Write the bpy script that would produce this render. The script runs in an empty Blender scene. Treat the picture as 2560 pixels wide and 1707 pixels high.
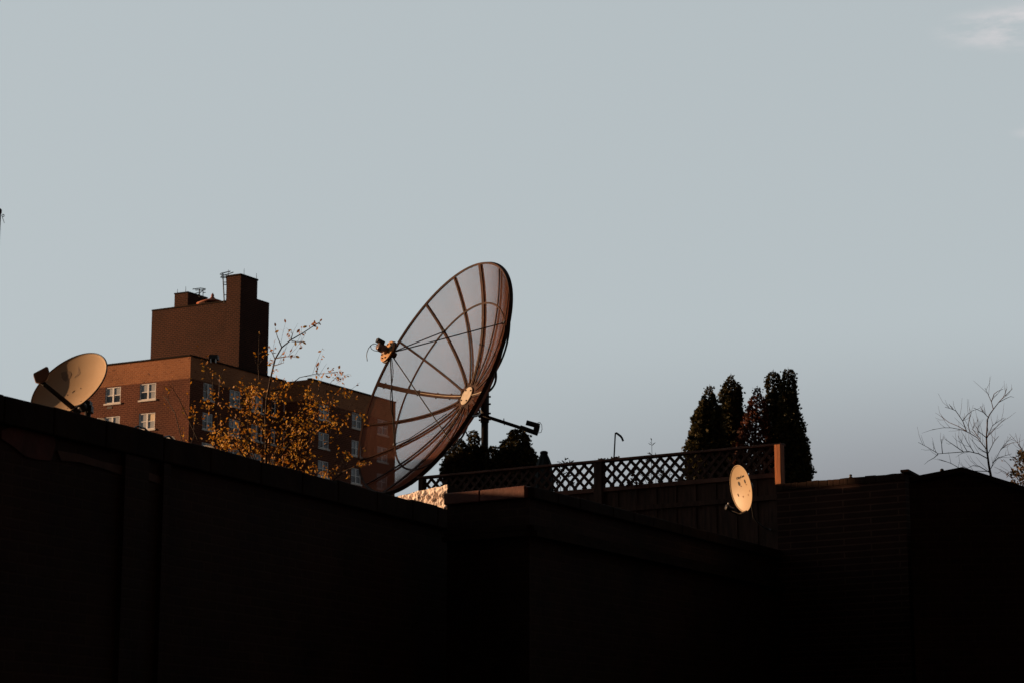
import bpy, math, random
from mathutils import Vector, Matrix
R = math.radians
sc = bpy.context.scene
col = sc.collection
rnd = random.Random(7)

# ------------------------------------------------------------------ camera
FPX, PITCH, PW, PH, EYE = 5480.0, R(11.3), 2560, 1707, 1.6
cam = bpy.data.cameras.new('camera'); cam.sensor_width = 36; cam.lens = FPX / PW * 36
cam.clip_start = 0.1; cam.clip_end = 20000
co = bpy.data.objects.new('camera', cam); col.objects.link(co)
co.location = (0, 0, EYE); co.rotation_euler = (R(90) + PITCH, 0, 0)
cam.dof.use_dof = True; cam.dof.focus_distance = 30.0; cam.dof.aperture_fstop = 7.0
sc.camera = co

# ------------------------------------------------------------------ sun, sky, exposure
SUN_AZ, SUN_EL = R(-76), R(8.0)
S = Vector((math.sin(SUN_AZ) * math.cos(SUN_EL), math.cos(SUN_AZ) * math.cos(SUN_EL), math.sin(SUN_EL)))
sun = bpy.data.lights.new('sun', 'SUN'); sun.energy = 5.0; sun.angle = R(0.5); sun.color = (1.0, 0.58, 0.30)
so = bpy.data.objects.new('sun', sun); col.objects.link(so)
so.rotation_euler = S.to_track_quat('Z', 'Y').to_euler(); so.location = S * 60
sc.view_settings.view_transform = 'Standard'; sc.view_settings.look = 'None'
sc.view_settings.gamma = 1.0; sc.view_settings.exposure = 0.65

wd = bpy.data.worlds.new('World'); sc.world = wd; wd.use_nodes = True
nt = wd.node_tree; N = nt.nodes; L = nt.links
for n in list(N): N.remove(n)
def wn(t, **k):
    n = N.new(t)
    for a, v in k.items(): setattr(n, a, v)
    return n
def wmath(op, a, b=None, c=None, clamp=False):
    n = wn('ShaderNodeMath', operation=op, use_clamp=clamp)
    for i, v in enumerate((a, b, c)):
        if v is None: continue
        if isinstance(v, (int, float)): n.inputs[i].default_value = v
        else: L.new(v, n.inputs[i])
    return n.outputs[0]
def wramp(src, x0, x1):
    n = wn('ShaderNodeMapRange', interpolation_type='SMOOTHSTEP')
    n.inputs['From Min'].default_value = x0; n.inputs['From Max'].default_value = x1
    L.new(src, n.inputs['Value']); return n.outputs[0]
sky = wn('ShaderNodeTexSky', sky_type='NISHITA', sun_disc=False, sun_elevation=SUN_EL, sun_rotation=SUN_AZ % (2 * math.pi))
sky.air_density = 1.0; sky.dust_density = 2.0; sky.ozone_density = 1.0; sky.altitude = 50
hs = wn('ShaderNodeHueSaturation'); hs.inputs['Saturation'].default_value = 0.18
L.new(sky.outputs[0], hs.inputs['Color'])
tc = wn('ShaderNodeTexCoord'); sp = wn('ShaderNodeSeparateXYZ'); L.new(tc.outputs['Generated'], sp.inputs[0])
# evening haze: an even grey veil over the whole sky, a duskier bank low in the east (right)
veil = wn('ShaderNodeMix', data_type='RGBA'); veil.inputs['Factor'].default_value = 0.78
L.new(hs.outputs[0], veil.inputs['A']); veil.inputs['B'].default_value = (4.15, 4.68, 4.92, 1)
elev = wmath('ARCSINE', sp.outputs['Z']); azim = wmath('ARCTAN2', sp.outputs['X'], sp.outputs['Y'])
low = wmath('SUBTRACT', 1.0, wramp(elev, R(5.5), R(12.0)))
east = wramp(azim, R(-9.0), R(13.0))
bank = wmath('MULTIPLY', low, wmath('MULTIPLY_ADD', east, 0.86, 0.16), clamp=True)
dusk = wn('ShaderNodeMix', data_type='RGBA'); L.new(bank, dusk.inputs['Factor'])
L.new(veil.outputs['Result'], dusk.inputs['A']); dusk.inputs['B'].default_value = (1.85, 1.84, 2.04, 1)
# thin wisps of cloud high up on the right
mp = wn('ShaderNodeMapping'); mp.inputs['Scale'].default_value = (15, 15, 58); mp.inputs['Rotation'].default_value = (0, R(14), 0)
L.new(tc.outputs['Generated'], mp.inputs['Vector'])
cn = wn('ShaderNodeTexNoise'); cn.inputs['Scale'].default_value = 1.3; cn.inputs['Detail'].default_value = 7; cn.inputs['Roughness'].default_value = 0.62
L.new(mp.outputs[0], cn.inputs['Vector'])
def blob(az_, el_, wa, we):
    a = wmath('DIVIDE', wmath('SUBTRACT', azim, R(az_)), R(wa)); e = wmath('DIVIDE', wmath('SUBTRACT', elev, R(el_)), R(we))
    d = wmath('SQRT', wmath('ADD', wmath('MULTIPLY', a, a), wmath('MULTIPLY', e, e)))
    return wmath('SUBTRACT', 1.0, wramp(d, 0.15, 1.0))
wisps = wmath('ADD', blob(13.8, 18.95, 2.8, 0.75), wmath('MULTIPLY', blob(14.0, 16.3, 0.9, 0.25), 0.35))
cm = wmath('MULTIPLY', wisps, wramp(cn.outputs['Fac'], 0.40, 0.66), clamp=True)
cl = wn('ShaderNodeMix', data_type='RGBA'); L.new(wmath('MULTIPLY', cm, 0.95), cl.inputs['Factor'])
L.new(dusk.outputs['Result'], cl.inputs['A']); cl.inputs['B'].default_value = (5.6, 5.3, 5.4, 1)
# the evening sky is brightest low over the yard and deepens towards the zenith and the eastern half
absaz = wmath('ABSOLUTE', wmath('SUBTRACT', azim, R(-15)))
fall = wmath('MULTIPLY', wmath('MULTIPLY_ADD', wramp(elev, R(22), R(60)), -0.80, 1.0), wmath('MULTIPLY_ADD', wramp(absaz, R(36), R(100)), -0.70, 1.0))
deep = wn('ShaderNodeMix', data_type='RGBA', blend_type='MULTIPLY'); deep.inputs['Factor'].default_value = 1.0
L.new(cl.outputs['Result'], deep.inputs['A']); L.new(fall, deep.inputs['B'])
bg = wn('ShaderNodeBackground'); bg.inputs['Strength'].default_value = 0.081
L.new(deep.outputs['Result'], bg.inputs['Color'])
wo = wn('ShaderNodeOutputWorld'); L.new(bg.outputs[0], wo.inputs['Surface'])

# ------------------------------------------------------------------ geometry helpers
CAM = Vector((0, 0, EYE))
def ray(px, py):
    x = (px - PW / 2) / FPX; y = -(py - PH / 2) / FPX
    return Vector((x, math.cos(PITCH) - y * math.sin(PITCH), math.sin(PITCH) + y * math.cos(PITCH)))
def at(px, py, Y):                       # the place seen at a photo pixel, Y metres in front
    d = ray(px, py); return CAM + d * (Y / d.y)
def on_plane(px, py, p0, n):
    d = ray(px, py); return CAM + d * ((p0 - CAM).dot(n) / d.dot(n))
def at_z(px, py, z):
    d = ray(px, py); return CAM + d * ((z - EYE) / d.z)
def az_dir(deg): return Vector((math.sin(R(deg)), math.cos(R(deg)), 0))
Z = Vector((0, 0, 1))

class MB:
    def __init__(s): s.v = []; s.f = []
    def add(s, vs, fs):
        o = len(s.v); s.v += [Vector(p) for p in vs]; s.f += [tuple(i + o for i in f) for f in fs]; return s
    def quad(s, *p): return s.add(p, [tuple(range(len(p)))])
    def box(s, o, a, b, c):              # corner o and three edge vectors
        o, a, b, c = map(Vector, (o, a, b, c))
        vs = [o, o + a, o + a + b, o + b, o + c, o + a + c, o + a + b + c, o + b + c]
        fs = [(0, 3, 2, 1), (4, 5, 6, 7), (0, 1, 5, 4), (1, 2, 6, 5), (2, 3, 7, 6), (3, 0, 4, 7)]
        if a.cross(b).dot(c) < 0: fs = [tuple(reversed(f)) for f in fs]
        return s.add(vs, fs)
    def tube(s, pts, r, n=8, cap=True):
        pts = [Vector(p) for p in pts]
        rs = r if isinstance(r, (list, tuple)) else [r] * len(pts)
        o = len(s.v); prev = None
        for i, p in enumerate(pts):
            t = (pts[min(i + 1, len(pts) - 1)] - pts[max(i - 1, 0)])
            t = t.normalized() if t.length > 1e-9 else Vector((0, 0, 1))
            if prev is None:
                h = Vector((0, 0, 1)) if abs(t.z) < .9 else Vector((1, 0, 0)); x = t.cross(h).normalized()
            else:
                x = (prev - t * prev.dot(t)).normalized()
            prev = x; y = t.cross(x)
            for k in range(n):
                a = 2 * math.pi * k / n; s.v.append(p + (x * math.cos(a) + y * math.sin(a)) * rs[i])
        for i in range(len(pts) - 1):
            for k in range(n):
                a = o + i * n + k; b = o + i * n + (k + 1) % n; s.f.append((a, b, b + n, a + n))
        if cap:
            s.f.append(tuple(o + k for k in reversed(range(n)))); s.f.append(tuple(o + (len(pts) - 1) * n + k for k in range(n)))
        return s
    def lathe(s, base, axis, prof, n=24):     # prof: (radius, distance along axis)
        axis = Vector(axis).normalized(); h = Vector((0, 0, 1)) if abs(axis.z) < .9 else Vector((1, 0, 0))
        x = axis.cross(h).normalized(); y = axis.cross(x); o = len(s.v); base = Vector(base)
        for r, d in prof:
            for k in range(n):
                a = 2 * math.pi * k / n; s.v.append(base + axis * d + (x * math.cos(a) + y * math.sin(a)) * r)
        for i in range(len(prof) - 1):
            for k in range(n):
                a = o + i * n + k; b = o + i * n + (k + 1) % n; s.f.append((a, b, b + n, a + n))
        s.f.append(tuple(o + k for k in reversed(range(n)))); s.f.append(tuple(o + (len(prof) - 1) * n + k for k in range(n)))
        return s
    def build(s, name, mat, parent=None, loc=None, smooth=False, bevel=0.0):
        me = bpy.data.meshes.new(name)
        if loc is None: loc = parent.matrix_world.translation.copy() if parent else Vector((0, 0, 0))
        loc = Vector(loc)
        me.from_pydata([v - loc for v in s.v], [], s.f); me.update()
        uv = me.uv_layers.new(name='UVMap')
        for p in me.polygons:
            n = p.normal
            if abs(n.z) > .75: ax, ay = Vector((1, 0, 0)), Vector((0, 1, 0))
            else: ax = Vector((-n.y, n.x, 0)).normalized(); ay = Z
            for li in p.loop_indices:
                q = me.vertices[me.loops[li].vertex_index].co + loc; uv.data[li].uv = (q.dot(ax), q.dot(ay))
            p.use_smooth = smooth
        me.materials.append(mat)
        o = bpy.data.objects.new(name, me); col.objects.link(o)
        if parent:
            o.parent = parent; pl = parent.matrix_world.translation
            o.location = loc - pl
            o.matrix_parent_inverse = Matrix.Identity(4)
        else: o.location = loc
        if bevel:
            m = o.modifiers.new('bevel', 'BEVEL'); m.width = bevel; m.segments = 2; m.limit_method = 'ANGLE'
        o.matrix_world = Matrix.Translation(loc)
        return o
def tag(o, label=None, cat=None, group=None, kind=None):
    if label: o['label'] = label
    if cat: o['category'] = cat
    if group: o['group'] = group
    if kind: o['kind'] = kind
    return o
def empty(name, loc, label, cat, group=None):
    o = bpy.data.objects.new(name, None); col.objects.link(o); o.location = loc; o.empty_display_size = .2
    o.matrix_world = Matrix.Translation(Vector(loc))
    return tag(o, label, cat, group)

# ------------------------------------------------------------------ materials
def mat(name, color, rough=.7, metal=0.0, var=.25, scale=6.0, bump=0.0, bscale=None, spec=.3, tint=None, stretch=None, coord='Object'):
    m = bpy.data.materials.new(name); m.use_nodes = True; t = m.node_tree; b = t.nodes['Principled BSDF']
    b.inputs['Roughness'].default_value = rough; b.inputs['Metallic'].default_value = metal
    b.inputs['Specular IOR Level'].default_value = spec
    tcn = t.nodes.new('ShaderNodeTexCoord'); vec = tcn.outputs[coord]
    if stretch:
        mpn = t.nodes.new('ShaderNodeMapping'); mpn.inputs['Scale'].default_value = stretch; t.links.new(vec, mpn.inputs[0]); vec = mpn.outputs[0]
    nz = t.nodes.new('ShaderNodeTexNoise'); nz.inputs['Scale'].default_value = scale; nz.inputs['Detail'].default_value = 6; t.links.new(vec, nz.inputs['Vector'])
    rp = t.nodes.new('ShaderNodeValToRGB'); rp.color_ramp.elements[0].position = .32; rp.color_ramp.elements[1].position = .7
    c = Vector(color); d = c * (1 - var); e = c * (1 + var) if tint is None else Vector(tint)
    rp.color_ramp.elements[0].color = (*d, 1); rp.color_ramp.elements[1].color = (*e, 1)
    t.links.new(nz.outputs['Fac'], rp.inputs[0]); t.links.new(rp.outputs[0], b.inputs['Base Color'])
    if bump:
        n2 = t.nodes.new('ShaderNodeTexNoise'); n2.inputs['Scale'].default_value = bscale or scale * 4; n2.inputs['Detail'].default_value = 5; t.links.new(vec, n2.inputs['Vector'])
        bp = t.nodes.new('ShaderNodeBump'); bp.inputs['Strength'].default_value = 1; bp.inputs['Distance'].default_value = bump
        t.links.new(n2.outputs['Fac'], bp.inputs['Height']); t.links.new(bp.outputs[0], b.inputs['Normal'])
    return m
def brick(name, c1, c2, mortar, bw=.21, bh=.075, ms=.010, var=.5, blot=.6, bump=.004, spots=None):
    m = bpy.data.materials.new(name); m.use_nodes = True; t = m.node_tree; b = t.nodes['Principled BSDF']
    b.inputs['Roughness'].default_value = .88; b.inputs['Specular IOR Level'].default_value = .15
    tcn = t.nodes.new('ShaderNodeTexCoord')
    bt = t.nodes.new('ShaderNodeTexBrick'); bt.inputs['Scale'].default_value = 1.0
    bt.inputs['Brick Width'].default_value = bw; bt.inputs['Row Height'].default_value = bh; bt.inputs['Mortar Size'].default_value = ms
    bt.inputs['Mortar Smooth'].default_value = .3
    bt.inputs['Color1'].default_value = (*c1, 1); bt.inputs['Color2'].default_value = (*c2, 1); bt.inputs['Mortar'].default_value = (*mortar, 1)
    t.links.new(tcn.outputs['UV'], bt.inputs['Vector'])
    nz = t.nodes.new('ShaderNodeTexNoise'); nz.inputs['Scale'].default_value = blot; nz.inputs['Detail'].default_value = 8; nz.inputs['Roughness'].default_value = .65
    t.links.new(tcn.outputs['Object'], nz.inputs['Vector'])
    mr = t.nodes.new('ShaderNodeMapRange'); mr.inputs['From Min'].default_value = .3; mr.inputs['From Max'].default_value = .7
    mr.inputs['To Min'].default_value = 1 - var; mr.inputs['To Max'].default_value = 1 + var * .6
    t.links.new(nz.outputs['Fac'], mr.inputs['Value'])
    mx = t.nodes.new('ShaderNodeMix'); mx.data_type = 'RGBA'; mx.blend_type = 'MULTIPLY'; mx.inputs['Factor'].default_value = 1
    t.links.new(bt.outputs['Color'], mx.inputs['A']); t.links.new(mr.outputs[0], mx.inputs['B'])
    out = mx.outputs['Result']
    if spots:                                  # missing or sooty bricks
        vo = t.nodes.new('ShaderNodeTexNoise'); vo.inputs['Scale'].default_value = spots; vo.inputs['Detail'].default_value = 1
        t.links.new(tcn.outputs['Object'], vo.inputs['Vector'])
        m2 = t.nodes.new('ShaderNodeMapRange'); m2.inputs['From Min'].default_value = .72; m2.inputs['From Max'].default_value = .76
        t.links.new(vo.outputs['Fac'], m2.inputs['Value'])
        mk = t.nodes.new('ShaderNodeMix'); mk.data_type = 'RGBA'; t.links.new(m2.outputs[0], mk.inputs['Factor'])
        t.links.new(out, mk.inputs['A']); mk.inputs['B'].default_value = (.05, .02, .015, 1); out = mk.outputs['Result']
    t.links.new(out, b.inputs['Base Color'])
    bp = t.nodes.new('ShaderNodeBump'); bp.inputs['Distance'].default_value = bump; bp.invert = True
    t.links.new(bt.outputs['Fac'], bp.inputs['Height']); t.links.new(bp.outputs[0], b.inputs['Normal'])
    return m
M = {}
M['asphalt'] = mat('asphalt', (.045, .045, .047), .9, scale=2, bump=.004, bscale=80)
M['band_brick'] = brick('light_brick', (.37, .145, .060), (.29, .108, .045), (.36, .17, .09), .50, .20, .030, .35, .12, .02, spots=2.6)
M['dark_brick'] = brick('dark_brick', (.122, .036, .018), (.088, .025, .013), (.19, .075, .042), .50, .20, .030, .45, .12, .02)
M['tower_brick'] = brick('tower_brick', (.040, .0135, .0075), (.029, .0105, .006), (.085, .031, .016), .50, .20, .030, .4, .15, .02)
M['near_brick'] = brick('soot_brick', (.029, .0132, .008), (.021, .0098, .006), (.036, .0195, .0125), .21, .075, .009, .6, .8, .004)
M['coping_dark'] = mat('tarred_coping', (.018, .0107, .007), .92, spec=.08, var=.4, scale=3, bump=.01, bscale=9)
M['roof_tar'] = mat('roof_tar', (.03, .028, .027), .9, scale=3)
M['clay'] = mat('clay_coping', (.085, .024, .014), .75, var=.3, scale=6, bump=.004)
M['white_paint'] = mat('white_paint', (.74, .72, .70), .5, var=.06, scale=4)
M['sill_stone'] = mat('sill_stone', (.66, .60, .54), .8, var=.1, scale=4)
M['glass'] = mat('window_glass', (.02, .022, .026), .06, var=.3, scale=.7, spec=.8)
M['blind'] = mat('pale_blind', (.27, .29, .31), .35, var=.08, scale=1.5, stretch=(.2, .2, 9), spec=.6)
M['curtain'] = mat('cream_curtain', (.62, .50, .34), .6, var=.1, scale=2)
M['rust'] = mat('brown_painted_steel', (.027, .011, .0065), .72, 0.0, var=.45, scale=7, bump=.0015, bscale=60, spec=.12, tint=(.055, .020, .010))
M['mesh'] = mat('brown_mesh_strands', (.38, .20, .14), .6, 0.0, var=.3, scale=1.2, spec=.3)
M['cap'] = mat('cream_cap', (.40, .34, .26), .55, var=.15, scale=14)
M['orange_plate'] = mat('weathered_orange_plate', (.34, .165, .055), .6, var=.3, scale=18, tint=(.5, .27, .1))
M['dark_steel'] = mat('dark_steel', (.011, .009, .0078), .55, var=.4, scale=9, bump=.002, bscale=50)
M['alu'] = mat('dull_aluminium', (.17, .115, .095), .5, .35, var=.2, scale=10)
M['black'] = mat('black_rubber', (.014, .013, .013), .5, var=.2)
M['cable'] = mat('cable_jacket', (.02, .022, .024), .5, var=.2)
M['wood'] = mat('weathered_wood', (.050, .026, .0175), .85, var=.5, scale=4, bump=.004, bscale=14, stretch=(6, 6, .8))
M['rail_wood'] = mat('rail_wood', (.11, .050, .034), .8, var=.4, scale=4, bump=.003, bscale=20)
M['cedar'] = mat('cedar_post', (.34, .115, .040), .75, var=.45, scale=7, bump=.003, bscale=22, stretch=(5, 5, .35))
M['stucco'] = mat('flaking_stucco', (.82, .72, .66), .95, var=.22, scale=16, bump=.02, bscale=30, spec=.05)
M['green_cloth'] = mat('dark_green_canvas', (.006, .012, .0125), .8, var=.25, scale=8)
M['bark'] = mat('bark', (.045, .032, .026), .9, var=.4, scale=20)
M['twig'] = mat('grey_brown_twig', (.05, .032, .026), .9, var=.4, scale=15)

def leaf_mat(name, cols, trans=.35, rough=.6):
    m = bpy.data.materials.new(name); m.use_nodes = True; t = m.node_tree
    b = t.nodes['Principled BSDF']; b.inputs['Roughness'].default_value = rough; b.inputs['Specular IOR Level'].default_value = .25
    at_ = t.nodes.new('ShaderNodeAttribute'); at_.attribute_name = 'leaf_tone'
    rp = t.nodes.new('ShaderNodeValToRGB')
    for i, c in enumerate(cols):
        e = rp.color_ramp.elements[i] if i < 2 else rp.color_ramp.elements.new(1)
        e.color = (*c, 1)
    for i in range(len(cols)): rp.color_ramp.elements[i].position = i / (len(cols) - 1)
    t.links.new(at_.outputs['Fac'], rp.inputs[0]); t.links.new(rp.outputs[0], b.inputs['Base Color'])
    tr = t.nodes.new('ShaderNodeBsdfTranslucent'); t.links.new(rp.outputs[0], tr.inputs['Color'])
    ms = t.nodes.new('ShaderNodeMixShader'); ms.inputs[0].default_value = trans
    t.links.new(b.outputs[0], ms.inputs[1]); t.links.new(tr.outputs[0], ms.inputs[2])
    t.links.new(ms.outputs[0], t.nodes['Material Output'].inputs['Surface'])
    return m
def tones(o, per, rng):
    """one tone per leaf (per = polygons in a leaf), stored as a face attribute"""
    a = o.data.attributes.new('leaf_tone', 'FLOAT', 'FACE'); n = len(o.data.polygons)
    vals = []; v = 0
    for i in range(n):
        if i % per == 0: v = rng.random()
        vals.append(v)
    a.data.foreach_set('value', vals)
M['autumn'] = leaf_mat('autumn_leaves', [(.13, .045, .007), (.36, .14, .012), (.48, .23, .02), (.58, .33, .05)], .4)
M['evergreen'] = leaf_mat('evergreen_sprays', [(.012, .014, .006), (.034, .034, .010), (.095, .072, .018)], .15)
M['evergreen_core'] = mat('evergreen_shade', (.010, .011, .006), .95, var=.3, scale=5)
M['red_evergreen'] = leaf_mat('dying_evergreen_sprays', [(.030, .014, .010), (.085, .028, .018), (.20, .065, .035)], .2)
M['bush'] = leaf_mat('bush_leaves', [(.015, .014, .007), (.04, .028, .012), (.085, .05, .02)], .3)
M['sprig'] = leaf_mat('sprig_leaves', [(.03, .028, .018), (.09, .075, .045)], .3)

# ------------------------------------------------------------------ setting: ground
g = MB().quad((-3000, -3000, 0), (3000, -3000, 0), (3000, 3000, 0), (-3000, 3000, 0)).build('ground', M['asphalt'])
tag(g, kind='structure')

# ------------------------------------------------------------------ far apartment building
AZR = 29.0
BR, BL = az_dir(AZR), az_dir(AZR - 90)          # right face runs back along BR, left face along BL
C0 = at(477, 889.5, 205.0); TOP = C0.z; C = Vector((C0.x, C0.y, 0))
bld = empty('apartment_building', C, 'tall red brick apartment building with white windows and a windowless tower on its roof', 'building')
def Lp(px, py): p = on_plane(px, py, C, BR); return ((p - C).dot(BL), p.z)
def Rp(px, py, off=0.0): p = on_plane(px, py, C - BL * off, BL); return ((p - C).dot(BR), p.z)
def wall_with_holes(mb, o, e, n, u0, u1, z0, z1, holes, depth=.18):
    us = sorted({u0, u1, *[h[0] for h in holes], *[h[1] for h in holes]}); zs = sorted({z0, z1, *[h[2] for h in holes], *[h[3] for h in holes]})
    us = [u for u in us if u0 - 1e-6 <= u <= u1 + 1e-6]; zs = [z for z in zs if z0 - 1e-6 <= z <= z1 + 1e-6]
    P = lambda u, z, d=0.0: o + e * u + Z * z - n * d
    flip = e.cross(Z).dot(n) < 0
    def q(*p): mb.quad(*(reversed(p) if flip else p))
    for i in range(len(us) - 1):
        for j in range(len(zs) - 1):
            uc, zc = (us[i] + us[i + 1]) / 2, (zs[j] + zs[j + 1]) / 2
            if any(h[0] < uc < h[1] and h[2] < zc < h[3] for h in holes): continue
            q(P(us[i], zs[j]), P(us[i + 1], zs[j]), P(us[i + 1], zs[j + 1]), P(us[i], zs[j + 1]))
    for a, b, c, d in holes:
        q(P(a, c), P(a, c, depth), P(a, d, depth), P(a, d)); q(P(b, c, depth), P(b, c), P(b, d), P(b, d, depth))
        q(P(a, c, depth), P(a, c), P(b, c), P(b, c, depth)); q(P(a, d), P(a, d, depth), P(b, d, depth), P(b, d))
uA = Lp(150, 932)[0]                           # far left end of the lit face
w2 = (Lp(390, 960)[0], Lp(350, 960)[0]); w1 = (Lp(302, 970)[0], Lp(264, 970)[0])
zt = Lp(370, 957.5)[1]; zb = Lp(370, 998)[1]; FLOOR = zt - Lp(368, 1031.5)[1]
zband = Lp(400, 952)[1]
cols_L = [w2, w1, (w1[0] + (w1[0] - w2[0]), w1[1] + (w1[0] - w2[0]))]
rows = [(zb - FLOOR * k, zt - FLOOR * k) for k in range(6)]
step0 = Rp(741, 969)[0]
OFF = 3.0                                       # second wing stands this much proud of the first
step1 = Rp(775, 965, OFF)[0]; uEnd = Rp(989, 1027, OFF)[0]
ww = w2[1] - w2[0]
cols_R1 = [tuple(Rp(a, 1000)[0] for a in pr) for pr in ((508, 533), (574, 601), (630, 657), (680, 690), (710, 734))]
cols_R2 = [tuple(Rp(a, 1060, OFF)[0] for a in pr) for pr in ((797, 823), (880, 904), (944, 970))]
hL = [(a, b, z0, z1) for a, b in cols_L for z0, z1 in rows]
hR1 = [(a, b, z0, z1) for a, b in cols_R1 for z0, z1 in rows]
hR2 = [(a, b, z0, z1) for a, b in cols_R2 for z0, z1 in rows]
wall = MB(); wall_with_holes(wall, C, BL, -BR, 0, uA, 0, zband, hL)
C2 = C - BL * OFF
wall_with_holes(wall, C, BR, -BL, 0, step1, 0, zband, [h for h in hR1])
wall_with_holes(wall, C2, BR, -BL, step1, uEnd, 0, zband, hR2)
wall.quad(C + BR * step1, C2 + BR * step1, C2 + BR * step1 + Z * zband, C + BR * step1 + Z * zband)
wall.quad(C2 + BR * uEnd, C + BR * uEnd + BL * 14, C + BR * uEnd + BL * 14 + Z * TOP, C2 + BR * uEnd + Z * TOP)
wall.quad(C + BL * uA, C + BL * uA + BR * 14, C + BL * uA + BR * 14 + Z * TOP, C + BL * uA + Z * TOP)
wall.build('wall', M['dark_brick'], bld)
band = MB()
def face(mb, a, b, z0, z1): mb.quad(a + Z * z0, b + Z * z0, b + Z * z1, a + Z * z1)
face(band, C + BL * uA, C, zband, TOP); face(band, C, C + BR * step1, zband, TOP)
face(band, C + BR * step1, C2 + BR * step1, zband, TOP); face(band, C2 + BR * step1, C2 + BR * uEnd, zband, TOP)
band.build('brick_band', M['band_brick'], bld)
cop = MB()
def coping(a, b, out, th=.14, ov=.10, dep=.45):
    d = (b - a).normalized(); cop.box(a + Z * TOP + out * ov, b - a, -out * dep, Z * th)
coping(C + BL * uA, C, -BR); coping(C + BR * .36, C + BR * step1, -BL); coping(C2 + BR * step1, C2 + BR * uEnd, -BL)
cop.build('coping', M['coping_dark'], bld)
MB().add([C + BL * uA + Z * (TOP - .4), C + Z * (TOP - .4), C + BR * uEnd + Z * (TOP - .4), C + BR * uEnd + BL * 14 + Z * (TOP - .4), C + BL * uA + BR * 14 + Z * (TOP - .4)], [(0, 1, 2, 3, 4)]).build('roof', M['roof_tar'], bld)
def make_window(o, e, n, a, b, z0, z1, style):
    W = b - a; H = z1 - z0; P = lambda u, z, d: o + e * (a + u) + Z * (z0 + z) - n * d
    f = MB(); t = .09
    def bar(u0, u1, v0, v1, d0, d1): f.box(P(u0, v0, d0), e * (u1 - u0), -n * (d1 - d0), Z * (v1 - v0))
    bar(0, t, 0, H, .05, .16); bar(W - t, W, 0, H, .05, .16); bar(t, W - t, 0, t, .05, .16); bar(t, W - t, H - t, H, .05, .16)
    two = W > 1.0
    if two: bar(W / 2 - .085, W / 2 + .085, t, H - t, .05, .16)
    spans = [(t, W / 2 - .085), (W / 2 + .085, W - t)] if two else [(t, W - t)]
    for u0, u1 in spans: bar(u0, u1, H * .47, H * .47 + .07, .07, .15)
    ob = f.build('window', M['white_paint'], bld, loc=P(W / 2, 0, 0))
    for k, (u0, u1) in enumerate(spans):
        up, dn = style[k % len(style)]
        for nm, v0, v1 in ((up, H * .47 + .07, H - t), (dn, t, H * .47)):
            MB().quad(P(u0, v0, .12), P(u1, v0, .12), P(u1, v1, .12), P(u0, v1, .12)).build({'glass': 'pane', 'blind': 'blind', 'curtain': 'curtain'}[nm], M[nm], ob)
    MB().box(P(-.12, -.16, -.10), e * (W + .24), -n * .26, Z * .16).build('sill', M['sill_stone'], ob)
styles = {(0, 0): [('blind', 'blind'), ('blind', 'glass')], (0, 1): [('blind', 'glass')], (1, 0): [('curtain', 'blind'), ('blind', 'blind')]}
for ci, (a, b) in enumerate(cols_L):
    for ri, (z0, z1) in enumerate(rows):
        make_window(C, BL, -BR, a, b, z0, z1, styles.get((ri, ci), [('blind', 'glass')]))
for ci, (a, b) in enumerate(cols_R1):
    for ri, (z0, z1) in enumerate(rows):
        make_window(C, BR, -BL, a, b, z0, z1, [('blind', 'glass')] if (ci + ri) % 3 else [('glass', 'glass')])
for ci, (a, b) in enumerate(cols_R2):
    for ri, (z0, z1) in enumerate(rows):
        make_window(C2, BR, -BL, a, b, z0, z1, [('blind', 'glass'), ('glass', 'glass')])
# air conditioner grille below the first window
u, z = Lp(268, 1016); u2, z2 = Lp(280, 1020)
MB().box(C + BL * min(u, u2) - BR * .03 + Z * z2, BL * abs(u - u2), BR * .05, Z * (z - z2)).build('vent_grille', M['dark_steel'], bld)
# tower: front plane set back from the lit face
CH = 2.6                                        # chimney shaft stands in front of the tower
SB = 5.0
while True:
    q_ = on_plane(602, 760, C + BR * (SB - CH), BR)
    if (q_ - C).dot(BL) > .7 or SB > 30: break
    SB += .1
TP = C + BR * SB
def Tp(px, py): p = on_plane(px, py, TP, BR); return ((p - C).dot(BL), p.z)
tl = Tp(380, 776)[0]; tz = Tp(470, 767.5)[1]; tch = Tp(566, 757)[0]
TPc = C + BR * (SB - CH)
def Cp(px, py): p = on_plane(px, py, TPc, BR); return ((p - C).dot(BL), p.z)
cl_, czt = Cp(566.5, 693); cr_, _ = Cp(602, 689)
tR = cr_ + .06                                  # right side plane (along BR) of the tower
p = on_plane(672.5, 787, C + BL * tR, BL); depthT = (p - C).dot(BR); ztr = p.z
p = on_plane(644, 701, C + BL * cr_, BL); depthC = (p - C).dot(BR)
P3 = lambda u, d, z: C + BL * u + BR * d + Z * z
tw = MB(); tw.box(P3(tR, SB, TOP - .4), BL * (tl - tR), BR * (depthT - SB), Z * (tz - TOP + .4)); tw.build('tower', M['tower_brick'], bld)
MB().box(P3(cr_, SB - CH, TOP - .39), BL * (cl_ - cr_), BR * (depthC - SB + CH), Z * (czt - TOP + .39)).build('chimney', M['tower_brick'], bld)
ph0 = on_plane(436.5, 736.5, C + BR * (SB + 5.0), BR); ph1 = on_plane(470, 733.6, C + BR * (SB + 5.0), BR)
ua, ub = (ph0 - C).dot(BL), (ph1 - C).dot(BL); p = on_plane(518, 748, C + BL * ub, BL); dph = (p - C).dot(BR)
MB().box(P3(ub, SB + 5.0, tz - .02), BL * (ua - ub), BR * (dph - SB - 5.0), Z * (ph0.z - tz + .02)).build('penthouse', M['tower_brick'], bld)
MB().box(P3(tR, SB - .06, tz), BL * (tl - tR), BR * .4, Z * .16).build('parapet_cap', M['coping_dark'], bld)
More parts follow.
